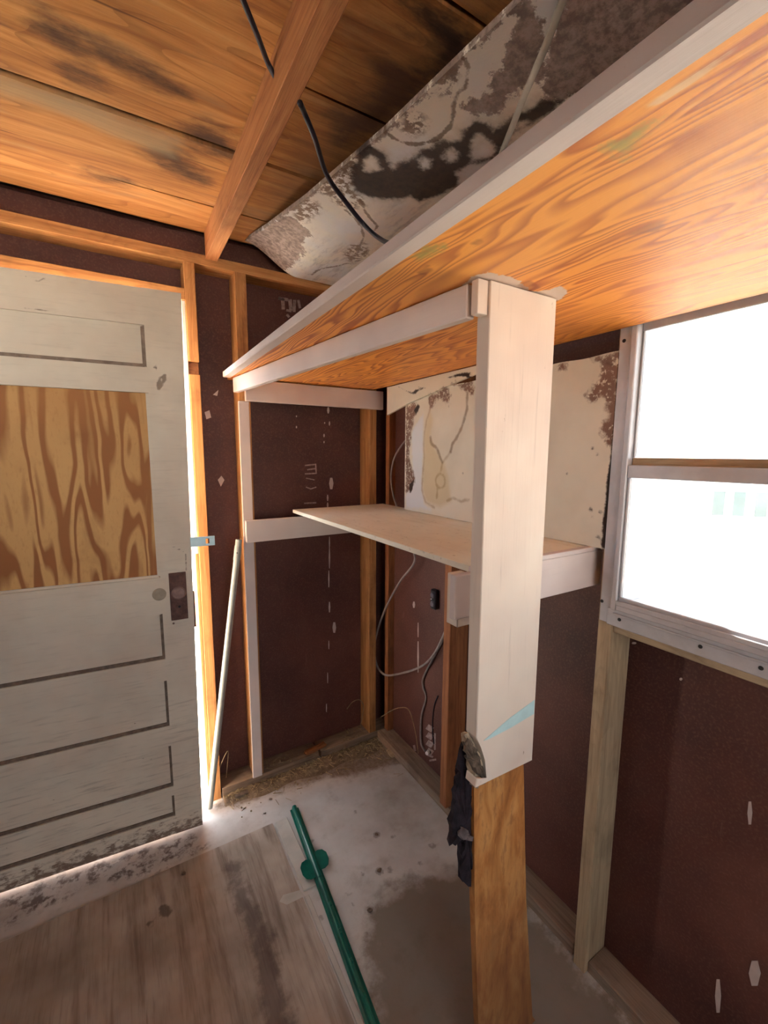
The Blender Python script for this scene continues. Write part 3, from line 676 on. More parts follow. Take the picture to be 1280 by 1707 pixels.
c = t.mix(t.math('MULTIPLY', t.step(t.math('ADD', t.attr('green'), t.math('MULTIPLY', t.math('SUBTRACT', gn, 0.5), 0.05)), 0.008, -0.012), 0.7), c, srgb(146, 146, 82))
c = t.mix(t.step(t.math('ADD', t.attr('smear'), t.math('MULTIPLY', t.math('SUBTRACT', gn, 0.5), 0.03)), 0.002, -0.001), c, srgb(214, 192, 178))
burn = t.step(t.math('ADD', t.attr('burn'), t.math('MULTIPLY', t.math('SUBTRACT', t.noise(t.coord(), 14, 3, 0.6), 0.5), 0.02)), 0.004, -0.004)
c = t.mix(t.math('MULTIPLY', burn, 0.55), c, srgb(110, 50, 28))
MSH = t.done(c, 0.5, t.bump(t.math('ADD', t.math('MULTIPLY', fr, 0.4), ff), 0.15, 0.001), spec=0.35)
sh = lambda pix, z=1.702: [hz(x, y, z) for x, y in pix]
S0, S1, ZS = -0.75, 1.795, 1.702
# the sheet is laid with local x along its length (grain)
SMW = Matrix(((0, -1, 0, 0), (1, 0, 0, 0), (0, 0, 1, 0), (0, 0, 0, 1)))         # local (x,y) -> world (-y, x)
loc = lambda P: (P.y, -P.x)
smear_a = [loc(p) for p in sh([(770, 476), (790, 462), (815, 452), (828, 458), (850, 462), (868, 470), (880, 484), (905, 486), (935, 475), (948, 488), (925, 503), (880, 495), (820, 468), (795, 470)])]
green_a = [loc(p) for p in sh([(684, 428), (705, 412), (740, 404), (748, 412), (725, 424), (700, 434)])]
green_b = [loc(p) for p in sh([(1005, 240), (1040, 228), (1065, 212), (1095, 202), (1085, 220), (1040, 262), (1025, 258)])]
scrapes = [[loc(p) for p in sh(c_)] for c_ in ([(1075, 175), (1150, 128), (1230, 75), (1245, 68), (1160, 135), (1090, 178)], [(1075, 215), (1150, 172), (1280, 84), (1280, 92), (1150, 180)])]
burns = [[loc(p) for p in sh(c_)] for c_ in ([(695, 455), (715, 440), (722, 450), (706, 462)], [(785, 405), (800, 396), (804, 404), (790, 412)], [(860, 475), (885, 466), (900, 480), (880, 488)], [(1040, 395), (1080, 372), (1120, 362), (1100, 385)])]
def f_us(u, v): return (S0+u*(S1-S0), -0.985+v*(0.985-0.3735), ZS)
o = grid_slab('plywood_panel', f_us, 260, 70, (0, 0, 0.018), MSH, {
    'smear': lambda P: sd_poly(P[:, :2], smear_a), 'green': lambda P: union(P, [sd_poly(P[:, :2], green_a), sd_poly(P[:, :2], green_b)]),
    'scrape': lambda P: union(P, [sd_poly(P[:, :2], q) for q in scrapes]), 'burn': lambda P: union(P, [sd_poly(P[:, :2], q) for q in burns])})
o.matrix_basis = SMW; o.parent = us; o.matrix_parent_inverse = us.matrix_basis.inverted()
box('front_strip', (0.345, S0, 1.700), (0.373, 1.735, 1.721), M['white'], us, 0.002)
rl = beam('support_rail', (0.388, 1.728, 1.673), (0.5145+0.004, 0.579, 1.673), 0.020, 0.054, M['white'], us, bev=0.002)
tag(rl, 'pale painted rail running under the shelf to the post')
box('wall_cleat', (0.420, SB-0.019, 1.617), (1.03, SB-0.0005, 1.697), M['white'], us, 0.002)
box('wall_cleat', (0.955, -0.7, 1.66), (0.985, -0.40, 1.70), M['white'], us, 0.002)
# end block joining rail and post
box('rail_block', (0.508, 0.551, 1.646), (0.5300, 0.567, 1.6995), M['white_worn'], us, 0.001)

# ---- painted leg on the stud below the shelf
leg = box('shelf_leg', (0.394, SB-0.010, 0.041), (0.434, SB-0.0005, 1.616), M['white'], None, 0.002)
tag(leg, 'narrow white upright leg under the shelf cleat, beside the grey conduit', 'shelf leg')

# ---- lower shelf
ls = thing('lower_shelf', (0.8, 1.2, 1.17), 'lower plywood shelf with a pale dusty top behind the post', 'shelf')
def mat_dusty():
    t = NT('dusty_plywood'); v = t.objvec()
    n = t.noise(v, 3, 4, 0.6); g = t.noise(t.map(v, (3, 40, 40)), 1.8, 4, 0.6); s = t.noise(v, 55, 3, 0.6)
    c = t.ramp(n, [(0.3, srgb(220, 212, 192)), (0.55, srgb(234, 228, 210)), (0.75, srgb(240, 236, 224))])
    c = t.mix(t.math('MULTIPLY', t.step(g, 0.5, 0.75), 0.25), c, srgb(190, 170, 140))
    c = t.mix(t.math('MULTIPLY', t.step(s, 0.62, 0.72), 0.35), c, srgb(128, 106, 84))
    return t.done(c, 0.7, t.bump(g, 0.15, 0.001), spec=0.25)
MDU = mat_dusty()
sb = prism('shelf_board', [(0.594, 1.712, 1.176), (1.03, 1.712, 1.176), (1.03, 0.655, 1.176), (0.605, 0.655, 1.176)], (0, 0, 0.014), None, ls, 0.0012)
# re-base the board so its grain runs along the shelf
sb.data.transform(SMW.inverted()); sb.matrix_basis = SMW; sb.matrix_parent_inverse = ls.matrix_basis.inverted(); sb.data.materials.clear(); sb.data.materials.append(MDU)
box('apron', (0.552, 0.637, 1.088), (1.040, 0.654, 1.180), M['white'], ls, 0.0015)
box('nosing', (0.60, 0.6365, 1.1805), (1.032, 0.654, 1.191), M['white'], ls, 0.001)
box('wall_cleat', (0.400, SB-0.0185-0.0105, 1.070), (0.98, SB-0.0106, 1.158), M['white'], ls, 0.002)
box('apron_block', (0.575, 0.6545, 1.062), (0.612, 0.69, 1.172), M['white_worn'], ls, 0.0015)

# ---- the post
po = thing('support_post', (0.63, 0.56, 0), 'white painted post with a bare fir foot carrying the upper shelf', 'post')
fbp = [(0.531, 0.547, 1.7), (0.695, 0.547, 1.7), (0.698, 0.547, 0.783), (0.538, 0.547, 0.788), (0.541, 0.547, 0.806), (0.568, 0.547, 0.796), (0.560, 0.547, 0.838), (0.548, 0.547, 0.870), (0.536, 0.547, 0.892)]
def post_prism(name, poly, off, mat, bev=0.0015):
    c = Vector((0.61, 0.56, 1.0)); R_ = Matrix(((0, 1, 0, c.x), (0, 0, 1, c.y), (1, 0, 0, c.z), (0, 0, 0, 1)))   # local x = up
    inv = R_.inverted()
    return prism(name, [inv @ Vector(p) for p in poly], inv.to_3x3() @ Vector(off), mat, po, bev, R_)
fbo = post_prism('painted_board', fbp, (0, 0.030, 0), M['white_worn'])
tag(fbo, 'white painted face of the post, chipped at its lower corner')
WY = 0.5778
WP = [tuple(pY(x, y, WY)) for x, y in [(802, 1230), (872, 1230), (873, 1290), (877, 1500), (887, 1700)]]+[(0.757*WY/0.547+0.006, WY, 0.001), (0.586*WY/0.547, WY, 0.001)]+[tuple(pY(x, y, WY)) for x, y in [(797, 1700), (791, 1500), (790, 1320), (792, 1290)]]
wd = post_prism('bare_plank', WP, (0, 0.016, 0), M['post_wood'])
tag(wd, 'bare orange-brown wooden foot of the post')
post_prism('tape_streak', [tuple(pY(x, y, 0.5462)) for x, y in [(806, 1235), (850, 1197), (891, 1167), (890, 1190), (850, 1214), (815, 1232)]], (0, 0.0006, 0), M['tape'], 0)
def jag(name, pix, Y, th, mat, amp=0.004, parent=po):
    """rough slab cut along a ragged outline at distance Y"""
    rng = random.Random(len(pix)*7+int(Y*100)); px2 = []
    for (x0, y0), (x1, y1) in zip(pix, pix[1:]+pix[:1]):
        for k in range(3): px2.append((x0+(x1-x0)*k/3+rng.uniform(-2.2, 2.2), y0+(y1-y0)*k/3+rng.uniform(-1.5, 1.5)))
    bm = bmesh.new(); pts = [pY(x, y, Y) for x, y in px2]; n = len(pts)
    c = sum(pts, Vector())/n
    rings = []
    for k, (dy, sc) in enumerate([(0.0, 0.72), (th*0.25, 1.0), (th*0.75, 0.97), (th, 0.7)]):
        ring = []
        for p in pts:
            q = c+(p-c)*sc+Vector((rng.uniform(-amp, amp), dy+rng.uniform(-amp, amp)*0.8, rng.uniform(-amp, amp)))
            ring.append(bm.verts.new(q))
        rings.append(ring)
    for a, b in zip(rings, rings[1:]):
        for i in range(n): bm.faces.new((a[i], a[(i+1) % n], b[(i+1) % n], b[i]))
    for ring, fl_ in ((rings[0], True), (rings[-1], False)):
        m = bm.verts.new(sum((v.co for v in ring), Vector())/n)
        for i in range(n): bm.faces.new((ring[i], ring[(i+1) % n], m))
    return link(name, mesh_of(bm), mat, parent)
j1 = jag('charred_splinter', [(772, 1246), (786, 1240), (792, 1262), (793, 1300), (794, 1340), (794, 1400), (793, 1440), (793, 1474), (784, 1480), (772, 1476), (773, 1440), (775, 1410), (768, 1404), (762, 1414), (753, 1409), (757, 1375), (762, 1335), (768, 1300), (771, 1270)], 0.585, 0.022, M['char'])
tag(j1, 'blackened charred splinter hanging at the side of the post')
j2 = jag('split_wood', [(782, 1226), (790, 1232), (800, 1252), (810, 1280), (814, 1308), (800, 1316), (792, 1316), (789, 1290), (786, 1262), (780, 1240)], 0.556, 0.022, M['splinter'], 0.003)
j3 = jag('charred_knot', [(776, 1240), (784, 1236), (794, 1246), (800, 1262), (807, 1280), (811, 1300), (800, 1298), (790, 1282), (783, 1268), (778, 1256)], 0.549, 0.012, mat_plain('smoked_wood', srgb(112, 94, 80), 0.85, 0, 0.7, 50, 0.2, 0.9), 0.003)
jag('charred_knot', [(765, 1395), (770, 1378), (778, 1385), (788, 1396), (788, 1403), (775, 1402)], 0.578, 0.006, mat_plain('grey_ash', srgb(120, 104, 102), 0.9, 0, 0.5, 60), 0.002)

# ==================================================================== STAINED FIBREBOARD
def zboard(X, Y):
    """height of the underside of the loose ceiling sheet"""
    Ys = [-0.6, 0.1, 0.503, 0.849, 1.214, 1.50, 1.722]
    Zs = [2.045, 2.05, 2.06, 2.08, 2.113, 2.150, 2.19]
    zl = np.interp(Y, Ys, Zs); xl = np.interp(Y, Ys, XL)
    d = np.clip((X-xl)/0.20, 0, 1); s = d*d*(3-2*d)
    zr = np.interp(Y, [-0.6, 0.6, 1.2, 1.73], [2.03, 2.045, 2.075, 2.104])
    return zl*(1-s)+zr*s
XL = [0.555, 0.545, 0.53, 0.51, 0.48, 0.455, 0.44]
def xleft(Y): return np.interp(Y, [-0.6, 0.1, 0.503, 0.849, 1.214, 1.50, 1.722], XL)
def pb(x, y):
    z = 2.1
    for _ in range(12):
        p = hz(x, y, z); z = float(zboard(p.x, p.y))
    return (p.x, p.y)
bp = lambda pix: [pb(x, y) for x, y in pix]
mold = bp([(588, 285), (600, 262), (597, 250), (612, 243), (632, 252), (645, 266), (655, 283), (675, 271), (692, 262), (705, 251), (722, 252), (727, 240), (742, 236), (767, 237), (775, 220), (792, 205), (810, 204), (822, 222), (832, 217), (855, 192), (875, 190), (892, 180), (900, 168), (930, 170), (915, 190), (880, 205), (850, 222), (835, 245), (820, 265), (790, 272), (765, 280), (760, 310), (735, 322), (700, 335), (685, 325), (665, 330), (640, 331), (612, 325), (592, 318)])
holes = [bp(h) for h in ([(604, 265), (618, 256), (632, 266), (638, 283), (620, 290), (604, 285)], [(697, 268), (708, 258), (722, 265), (718, 280), (705, 285), (698, 278)], [(735, 262), (740, 248), (755, 246), (766, 256), (768, 268), (748, 272)],
         [(780, 262), (783, 240), (790, 222), (803, 218), (810, 230), (825, 240), (832, 252), (820, 262), (800, 268), (785, 270)], [(755, 285), (775, 280), (800, 275), (780, 300), (765, 305)], [(852, 215), (862, 200), (880, 195), (890, 202), (868, 218)])]
tide = [bp(l) for l in ([(641, 218), (655, 230), (670, 237), (685, 241), (700, 240), (718, 236), (733, 228), (745, 217), (753, 203), (757, 190), (755, 179), (760, 163), (767, 150), (775, 146), (779, 131), (780, 115), (777, 102), (768, 92)],
        [(600, 333), (605, 340), (610, 355), (620, 367), (629, 377), (624, 384)], [(520, 458), (527, 452), (540, 447), (560, 444), (575, 440), (600, 434)], [(575, 350), (590, 362), (603, 378), (606, 395), (600, 410)])]
fibre = [bp(h) for h in ([(400, 400), (430, 385), (472, 358), (487, 362), (510, 380), (520, 392), (502, 405), (507, 420), (490, 440), (475, 452), (430, 430)],
         [(840, 100), (850, 60), (862, 30), (852, 10), (880, -5), (890, 18), (905, 40), (908, 80), (912, 120), (900, 150), (885, 140), (870, 150), (855, 165), (830, 188), (812, 195), (800, 190), (775, 185), (768, 172), (790, 165), (800, 170), (815, 160), (815, 140), (825, 115)],
         [(905, 170), (905, 120), (925, 50), (945, -10), (960, -80), (1300, -80), (1300, 100), (1000, 130), (930, 172)],
         [(740, 95), (752, 110), (760, 130), (752, 165), (742, 160), (745, 130)])]
speck = [bp(h) for h in ([(535, 297), (562, 272), (580, 260), (597, 255), (600, 300), (587, 315), (607, 330), (612, 345), (600, 345), (585, 352), (565, 345), (550, 330), (525, 318), (505, 330)],
         [(665, 195), (685, 183), (705, 190), (717, 205), (705, 224), (685, 227), (668, 218)], [(485, 348), (510, 330), (530, 335), (540, 352), (525, 362), (505, 374), (492, 365)], [(735, 110), (755, 98), (765, 120), (755, 150), (735, 165), (725, 140)], [(580, 410), (610, 402), (618, 425), (585, 440), (570, 425)])]
def mat_board():
    t = NT('stained_fibreboard'); v = t.coord()
    n1 = t.noise(v, 14, 5, 0.7); n2 = t.noise(v, 60, 5, 0.7); n3 = t.noise(v, 5, 3, 0.5); n4 = t.noise(v, 34, 5, 0.72)
    w1 = t.math('MULTIPLY', t.math('SUBTRACT', n4, 0.5), 0.05); w2 = t.math('MULTIPLY', t.math('SUBTRACT', n2, 0.5), 0.035)
    c = t.mix(t.step(n3, 0.35, 0.65), srgb(238, 230, 216), srgb(224, 224, 228))
    gm = t.step(t.math('ADD', t.attr('grime'), t.math('MULTIPLY', t.math('SUBTRACT', n1, 0.5), 0.18)), 0.06, -0.06)
    c = t.mix(t.math('MULTIPLY', t.math('MULTIPLY', gm, 0.55), t.step(t.noise(t.map(v, (30, 8, 8)), 1.5, 5, 0.7), 0.45, 0.7)), c, srgb(122, 114, 122))
    halo = t.step(t.math('ADD', t.attr('mold'), w1), 0.028, 0.0)
    c = t.mix(t.math('MULTIPLY', halo, 0.4), c, srgb(168, 146, 118))
    br = t.mix(t.step(n2, 0.35, 0.65), srgb(112, 96, 90), srgb(160, 142, 134))
    fm = t.step(t.math('ADD', t.attr('fibre'), t.math('MULTIPLY', w1, 1.5)), 0.004, -0.004)
    c = t.mix(fm, c, br)
    sp = t.math('MULTIPLY', t.step(t.math('ADD', t.attr('speck'), w1), 0.01, -0.015), t.step(n2, 0.44, 0.52))
    c = t.mix(sp, c, srgb(122, 102, 88))
    ln = t.step(t.math('ADD', t.attr('tide'), t.math('MULTIPLY', t.math('SUBTRACT', n4, 0.5), 0.022)), 0.006, 0.0015)
    c = t.mix(t.math('MULTIPLY', ln, 0.85), c, srgb(96, 74, 58))
    mm = t.step(t.math('ADD', t.attr('mold'), t.math('MULTIPLY', w1, 0.7)), 0.011, -0.004)
    c = t.mix(t.math('MULTIPLY', mm, 0.95), c, t.mix(t.step(n2, 0.3, 0.7), srgb(30, 22, 22), srgb(60, 44, 38)))
    h = t.math('ADD', t.math('MULTIPLY', n2, 0.5), t.math('MULTIPLY', fm, -0.6))
    return t.done(c, 0.85, t.bump(h, 0.5, 0.003), spec=0.15)
MB = mat_board()
def f_b(u, v):
    Y = -0.55+v*(1.722+0.55); x0 = float(xleft(Y)); X = x0+(0.995-x0)*u
    return (X, Y, float(zboard(X, Y)))
def mold_f(P):
    d = sd_poly(P[:, :2], mold)
    for h in holes: d = np.maximum(d, -sd_poly(P[:, :2], h))
    return d
grime_p = bp([(490, 395), (560, 400), (600, 420), (640, 400), (640, 330), (700, 330), (720, 345), (600, 470), (520, 470), (470, 455)])
cb = grid_slab('ceiling_sheet', f_b, 100, 400, (0, 0, 0.011), MB, {'mold': mold_f, 'fibre': lambda P: union(P, [sd_poly(P[:, :2], q) for q in fibre]+[P[:, 0]-xleft(P[:, 1])-0.007, P[:, 1]-0.34]),
     'speck': lambda P: union(P, [sd_poly(P[:, :2], q) for q in speck]), 'tide': lambda P: union(P, [sd_line(P[:, :2], q) for q in tide]), 'grime': lambda P: sd_poly(P[:, :2], grime_p)})
tag(cb, 'loose white ceiling sheet with black mould and brown water stains, above the upper shelf', 'ceiling sheet')

# ---- stained sheet standing on the lower shelf against the right wall
XP = 0.996
yz = lambda pix: [YZ(pX(x, y, XP)) for x, y in pix]
def mat_sheet(seed):
    t = NT('water_marked_sheet'); v = t.map(t.coord(), (1, 1, 1), (seed, seed, seed))
    n1 = t.noise(v, 4, 4, 0.6); n2 = t.noise(v, 85, 4, 0.7); n4 = t.noise(v, 40, 5, 0.7)
    c = t.mix(t.step(n1, 0.35, 0.7), srgb(222, 213, 196), srgb(208, 199, 182))
    w1 = t.math('MULTIPLY', t.math('SUBTRACT', n4, 0.5), 0.03)
    pw = t.step(t.math('ADD', t.attr('pale'), w1), 0.01, -0.01)
    c = t.mix(t.math('MULTIPLY', pw, 0.8), c, srgb(214, 216, 222))
    tm = t.step(t.math('ADD', t.attr('tan'), t.math('MULTIPLY', w1, 0.6)), 0.012, -0.014)
    c = t.mix(t.math('MULTIPLY', tm, 0.55), c, srgb(196, 172, 124))
    ln = t.step(t.math('ADD', t.attr('tide'), t.math('MULTIPLY', w1, 0.5)), 0.009, 0.0)
    c = t.mix(t.math('MULTIPLY', ln, 0.5), c, srgb(146, 112, 70))
    l2 = t.step(t.math('ADD', t.attr('tide2'), t.math('MULTIPLY', w1, 0.5)), 0.010, 0.001)
    c = t.mix(t.math('MULTIPLY', l2, 0.75), c, srgb(108, 80, 56))
    fm = t.math('MULTIPLY', t.step(t.math('ADD', t.attr('fibre'), t.math('MULTIPLY', w1, 1.6)), 0.004, -0.010), t.step(n2, 0.36, 0.47))
    c = t.mix(fm, c, srgb(116, 88, 76))
    mk = t.step(t.math('ADD', t.attr('mould'), t.math('MULTIPLY', w1, 0.5)), 0.003, -0.003)
    c = t.mix(mk, c, srgb(48, 34, 30))
    return t.done(c, 0.8, t.bump(t.math('SUBTRACT', t.math('MULTIPLY', n2, 0.4), fm), 0.35, 0.002), spec=0.2)
tideA = [yz(l) for l in ([(717, 682), (711, 700), (707, 725), (706, 742), (707, 760), (704, 798), (703, 817), (709, 837), (724, 846)], [(745, 835), (755, 830), (768, 836), (782, 833)], [(751, 753), (742, 765), (737, 772), (735, 785)], [(729, 812), (728, 830)])]
ring = [(734+8*math.cos(q*0.5236), 802+12*math.sin(q*0.5236)) for q in range(13)]
tideA.append(yz(ring))
tideB = [yz(l) for l in ([(779, 655), (778, 684), (769, 714), (762, 728), (754, 740), (751, 753)], [(717, 729), (719, 740), (728, 747), (733, 761), (737, 770)])]
tanp = [yz([(717, 685), (711, 700), (707, 730), (707, 760), (704, 800), (704, 818), (712, 838), (735, 846), (752, 835), (748, 800), (740, 772), (733, 760), (722, 742), (717, 728), (722, 700)])]
fibp = [yz(l) for l in ([(676, 677), (695, 668), (697, 685), (690, 700), (686, 730), (682, 760), (690, 790), (692, 805), (684, 818), (676, 825)], [(712, 660), (732, 652), (748, 642), (752, 660), (748, 678), (738, 668), (728, 668), (720, 682), (713, 672)], [(756, 640), (790, 628), (790, 660), (776, 656), (765, 646)],
        [(1045, 583), (980, 596), (998, 606), (1003, 622), (990, 640), (975, 662), (985, 674), (1005, 662), (1013, 690), (1000, 718), (1012, 745), (1030, 760), (1040, 680)], [(925, 605), (945, 600), (942, 618), (934, 622)])]
mld = [yz(l) for l in ([(690, 683), (696, 673), (700, 678), (693, 692)], [(683, 806), (690, 800), (688, 815), (684, 822), (682, 815)], [(1001, 912), (1004, 880), (1007, 850), (1012, 800), (1019, 745), (1025, 690), (1040, 690), (1040, 840), (1025, 925)])]
mld += [yz([(x-a, y), (x, y-b), (x+a, y), (x, y+b)]) for x, y, a, b in [(987, 747, 4, 3), (995, 757, 3, 2.5), (985, 850, 3, 4), (1000, 853, 3, 4), (998, 895, 5, 3), (988, 862, 4, 2), (945, 790, 1.5, 1.5), (771, 789, 1.5, 1.5), (930, 665, 1.5, 1.5)]]
palep = [yz([(686, 720), (705, 690), (706, 740), (703, 800), (706, 838), (718, 850), (677, 846), (676, 825), (688, 800)])]
topA, topB = pX(677, 676, XP).z, 1.656
def f_s(u, v):
    Y = 1.482+(0.6065-1.482)*u; z1 = float(np.interp(u, [0, 0.30, 0.45, 1.0], [topA, 1.654, 1.657, topB]))+0.0015*math.sin(u*40); z0 = 1.1915
    return (XP, Y, z0+(z1-z0)*v)
sheet = grid_slab('wall_sheet', f_s, 180, 90, (0.011, 0, 0), mat_sheet(0.4), {
    'tide': lambda P: union(P, [sd_line(P[:, 1:3], q) for q in tideA]), 'tide2': lambda P: union(P, [sd_line(P[:, 1:3], q) for q in tideB]), 'tan': lambda P: union(P, [sd_poly(P[:, 1:3], q) for q in tanp]),
    'fibre': lambda P: union(P, [sd_poly(P[:, 1:3], q) for q in fibp]), 'mould': lambda P: union(P, [sd_poly(P[:, 1:3], q) for q in mld]), 'pale': lambda P: union(P, [sd_poly(P[:, 1:3], q) for q in palep])})
tag(sheet, 'cream water-marked board standing on the lower shelf against the window wall', 'wall board')
# the narrow offcut hanging over its top edge
ofc = [pX(x, y, 0.984) for x, y in [(649, 644), (645, 692), (677, 674), (749, 642), (788, 627), (800, 606)]]
mo2 = [yz(l) for l in ([(668, 645), (690, 655), (697, 650), (706, 648), (700, 645), (714, 647), (702, 652), (694, 658), (680, 652)], [(750, 630), (775, 622), (788, 622), (786, 630), (770, 628)])]
a0, a1 = ofc[0], ofc[1]
def f_o(u, v):
    Y = a1.y+(1.05-a1.y)*u; zt = 1.6985; zb = np.interp(-Y, [-a1.y, -pX(677, 674, .984).y, -pX(749, 642, .984).y, -1.05], [a1.z, pX(677, 674, .984).z, pX(749, 642, .984).z, 1.676])
    return (0.984, Y, zb+(zt-zb)*v)
one = lambda P: np.full(len(P), 1.0)
off = grid_slab('board_offcut', f_o, 80, 16, (0.010, 0, 0), mat_sheet(2.2), {'tide': one, 'tide2': one, 'tan': one, 'pale': one, 'fibre': lambda P: union(P, [sd_poly(P[:, 1:3], q) for q in fibp[1:3]]), 'mould': lambda P: union(P, [sd_poly(P[:, 1:3], q) for q in mo2])})
tag(off, 'tapered white offcut wedged under the upper shelf above the water-marked board', 'board offcut')

# ==================================================================== LOOSE THINGS
# ---- grey conduit leaning in the corner by the door
a = Vector((0.213, 1.690, 0.012)); b = Vector((0.374, 1.713, 1.085)); d = (b-a).normalized()
pipe = thing('conduit_pipe', a, 'thin grey metal conduit leaning between the door and the white leg', 'pipe')
def hollow(name, a, b, r0, r1, mat, parent, seg=16):
    a, b = Vector(a), Vector(b); d = (b-a).normalized(); s = d.cross(Vector((0, 1, 0))).normalized(); u = s.cross(d)
    bm = bmesh.new(); R_ = []
    for p, r in ((a, r0), (b, r0), (b, r1), (a, r1)):
        R_.append([bm.verts.new(p+s*math.cos(q*2*math.pi/seg)*r+u*math.sin(q*2*math.pi/seg)*r) for q in range(seg)])
    for i in range(4):
        for q in range(seg): bm.faces.new((R_[i][q], R_[i][(q+1) % seg], R_[(i+1) % 4][(q+1) % seg], R_[(i+1) % 4][q]))
    return link(name, mesh_of(bm, False), mat, parent)
hollow('tube', a, b, 0.0122, 0.0105, M['conduit'], pipe)
hollow('coupling', a+d*1.005, a+d*1.06, 0.0134, 0.0122, M['conduit'], pipe)
disc('set_screw', a+d*1.035+Vector((-0.004, -0.0135, 0)), (0, -1, 0), 0.003, 0.004, M['screw'], pipe, 8)

# ---- green steel fence post lying on the floor
A, B = Vector((0.502, 1.513, 0)), Vector((0.405, 0.25, 0)); L = (B-A).length; dx = (B-A).normalized(); dyv = Vector((-dx.y, dx.x, 0))
fmw = Matrix(((dx.x, dyv.x, 0, A.x), (dx.y, dyv.y, 0, A.y), (0, 0, 1, 0.0075), (0, 0, 0, 1)))
fp = thing('fence_post', A, 'green steel fence post with an anchor plate lying on the floor', 'fence post')
prof = [(y*0.80, z*0.85) for y, z in [(-0.021, 0.0), (-0.021, 0.003), (-0.012, 0.004), (-0.009, 0.019), (-0.004, 0.0225), (0.004, 0.0225), (0.009, 0.019), (0.012, 0.004), (0.021, 0.003), (0.021, 0.0), (0.010, 0.0005), (0.006, 0.0165), (0.0, 0.0185), (-0.006, 0.0165), (-0.010, 0.0005)]]
bm = bmesh.new(); r0 = [bm.verts.new((0, y, z)) for y, z in prof]; r1 = [bm.verts.new((L, y, z)) for y, z in prof]
for i in range(len(prof)): bm.faces.new((r0[i], r0[(i+1) % len(prof)], r1[(i+1) % len(prof)], r1[i]))
n = len(prof)
for R_ in (r0, r1):                                             # end caps, quad strips between outer and inner skin
    outer = list(range(0, 10)); inner = [0]+list(range(14, 9, -1))+[9]
    bm.faces.new([R_[i] for i in (0, 1, 2, 14)]); bm.faces.new([R_[i] for i in (2, 3, 13, 14)]); bm.faces.new([R_[i] for i in (3, 4, 12, 13)]); bm.faces.new([R_[i] for i in (4, 5, 12)])
    bm.faces.new([R_[i] for i in (5, 6, 11, 12)]); bm.faces.new([R_[i] for i in (6, 7, 10, 11)]); bm.faces.new([R_[i] for i in (7, 8, 9, 10)])
link('channel', mesh_of(bm), M['green'], fp, fmw)
sp = 0.262
def wing(sgn):
    pts = [(sp-0.048, 0.012), (sp-0.052, 0.03), (sp-0.044, 0.05), (sp-0.022, 0.062), (sp+0.012, 0.062), (sp+0.036, 0.052), (sp+0.044, 0.034), (sp+0.040, 0.012)]
    sh_ = 0.0 if sgn > 0 else 0.018
    return prism('anchor_plate', [(sp+(x-sp)*0.8+sh_, sgn*y*0.8, 0.003+abs(y)*0.10) for x, y in pts], (0, 0, 0.0025), M['green'], fp, 0.0006, fmw)
wing(1); wing(-1)
prism('anchor_clamp', [(sp-0.06, -0.0105, 0.004), (sp-0.06, -0.008, 0.0175), (sp-0.06, -0.0034, 0.021), (sp-0.06, 0.0034, 0.021), (sp-0.06, 0.008, 0.0175), (sp-0.06, 0.0105, 0.004)], (0.125, 0, 0), M['green'], fp, 0, fmw)
for k in range(9):                                               # wire lugs along the ridge
    x0 = 0.42+k*0.085
    if x0 < L-0.02: prism('lug', [(x0, -0.003, 0.0185), (x0+0.014, -0.003, 0.0185), (x0+0.014, -0.003, 0.0235), (x0+0.004, -0.003, 0.0228)], (0, 0.006, 0), M['green'], fp, 0, fmw)

# ---- worn plywood sheet on the floor
def mat_floorply():
    t = NT('worn_floor_plywood'); v = t.coord()
    g = t.noise(t.map(v, (10, 0.9, 1)), 2.2, 5, 0.62, 0.3); f = t.noise(t.map(v, (60, 4, 1)), 2.0, 3, 0.6); n = t.noise(v, 3.4, 4, 0.6); s = t.noise(v, 22, 4, 0.65)
    c = t.ramp(n, [(0.3, srgb(142, 126, 112)), (0.5, srgb(170, 154, 140)), (0.72, srgb(192, 180, 168))])
    c = t.mix(t.math('MULTIPLY', t.step(g, 0.46, 0.70), 0.62), c, srgb(92, 70, 58))
    c = t.mix(t.math('MULTIPLY', t.step(f, 0.5, 0.75), 0.35), c, srgb(104, 84, 70))
    st = t.step(t.math('ADD', t.attr('stain'), t.math('MULTIPLY', t.math('SUBTRACT', s, 0.5), 0.10)), 0.02, -0.02)
    c = t.mix(t.math('MULTIPLY', st, 0.6), c, srgb(74, 54, 50))
    sp_ = t.step(t.math('ADD', t.attr('spot'), t.math('MULTIPLY', t.math('SUBTRACT', s, 0.5), 0.025)), 0.004, -0.004)
    c = t.mix(t.math('MULTIPLY', sp_, 0.7), c, srgb(78, 62, 54))
    return t.done(c, 0.75, t.bump(t.math('ADD', g, t.math('MULTIPLY', f, 0.6)), 0.35, 0.002), spec=0.25)
fs = thing('plywood_sheet', (0, 1.0, 0), 'worn brown plywood sheet on the floor in front of the door', 'plywood sheet')
stain_p = fl([(378, 1440), (395, 1440), (420, 1500), (450, 1560), (470, 1640), (490, 1720), (440, 1720), (430, 1620), (405, 1540), (385, 1490)])
stain_q = fl([(150, 1500), (230, 1520), (240, 1707), (160, 1750), (100, 1707), (120, 1580)])
psp = [fl([(x+a_*math.cos(q*1.0472), y+b_*math.sin(q*1.0472)) for q in range(6)]) for x, y, a_, b_ in [(275, 1522, 13, 12), (305, 1460, 6, 6), (250, 1545, 8, 7)]]
def f_fp(u, v): return (-0.80+u*(0.408+0.80), -0.6+v*(1.494+0.6), 0.007)
tp = grid_slab('top_layer', f_fp, 90, 130, (0, 0, -0.0035), mat_floorply(), {'stain': lambda P: sd_poly(P[:, :2], stain_p), 'spot': lambda P: union(P, [sd_poly(P[:, :2], q) for q in psp])}, fs)
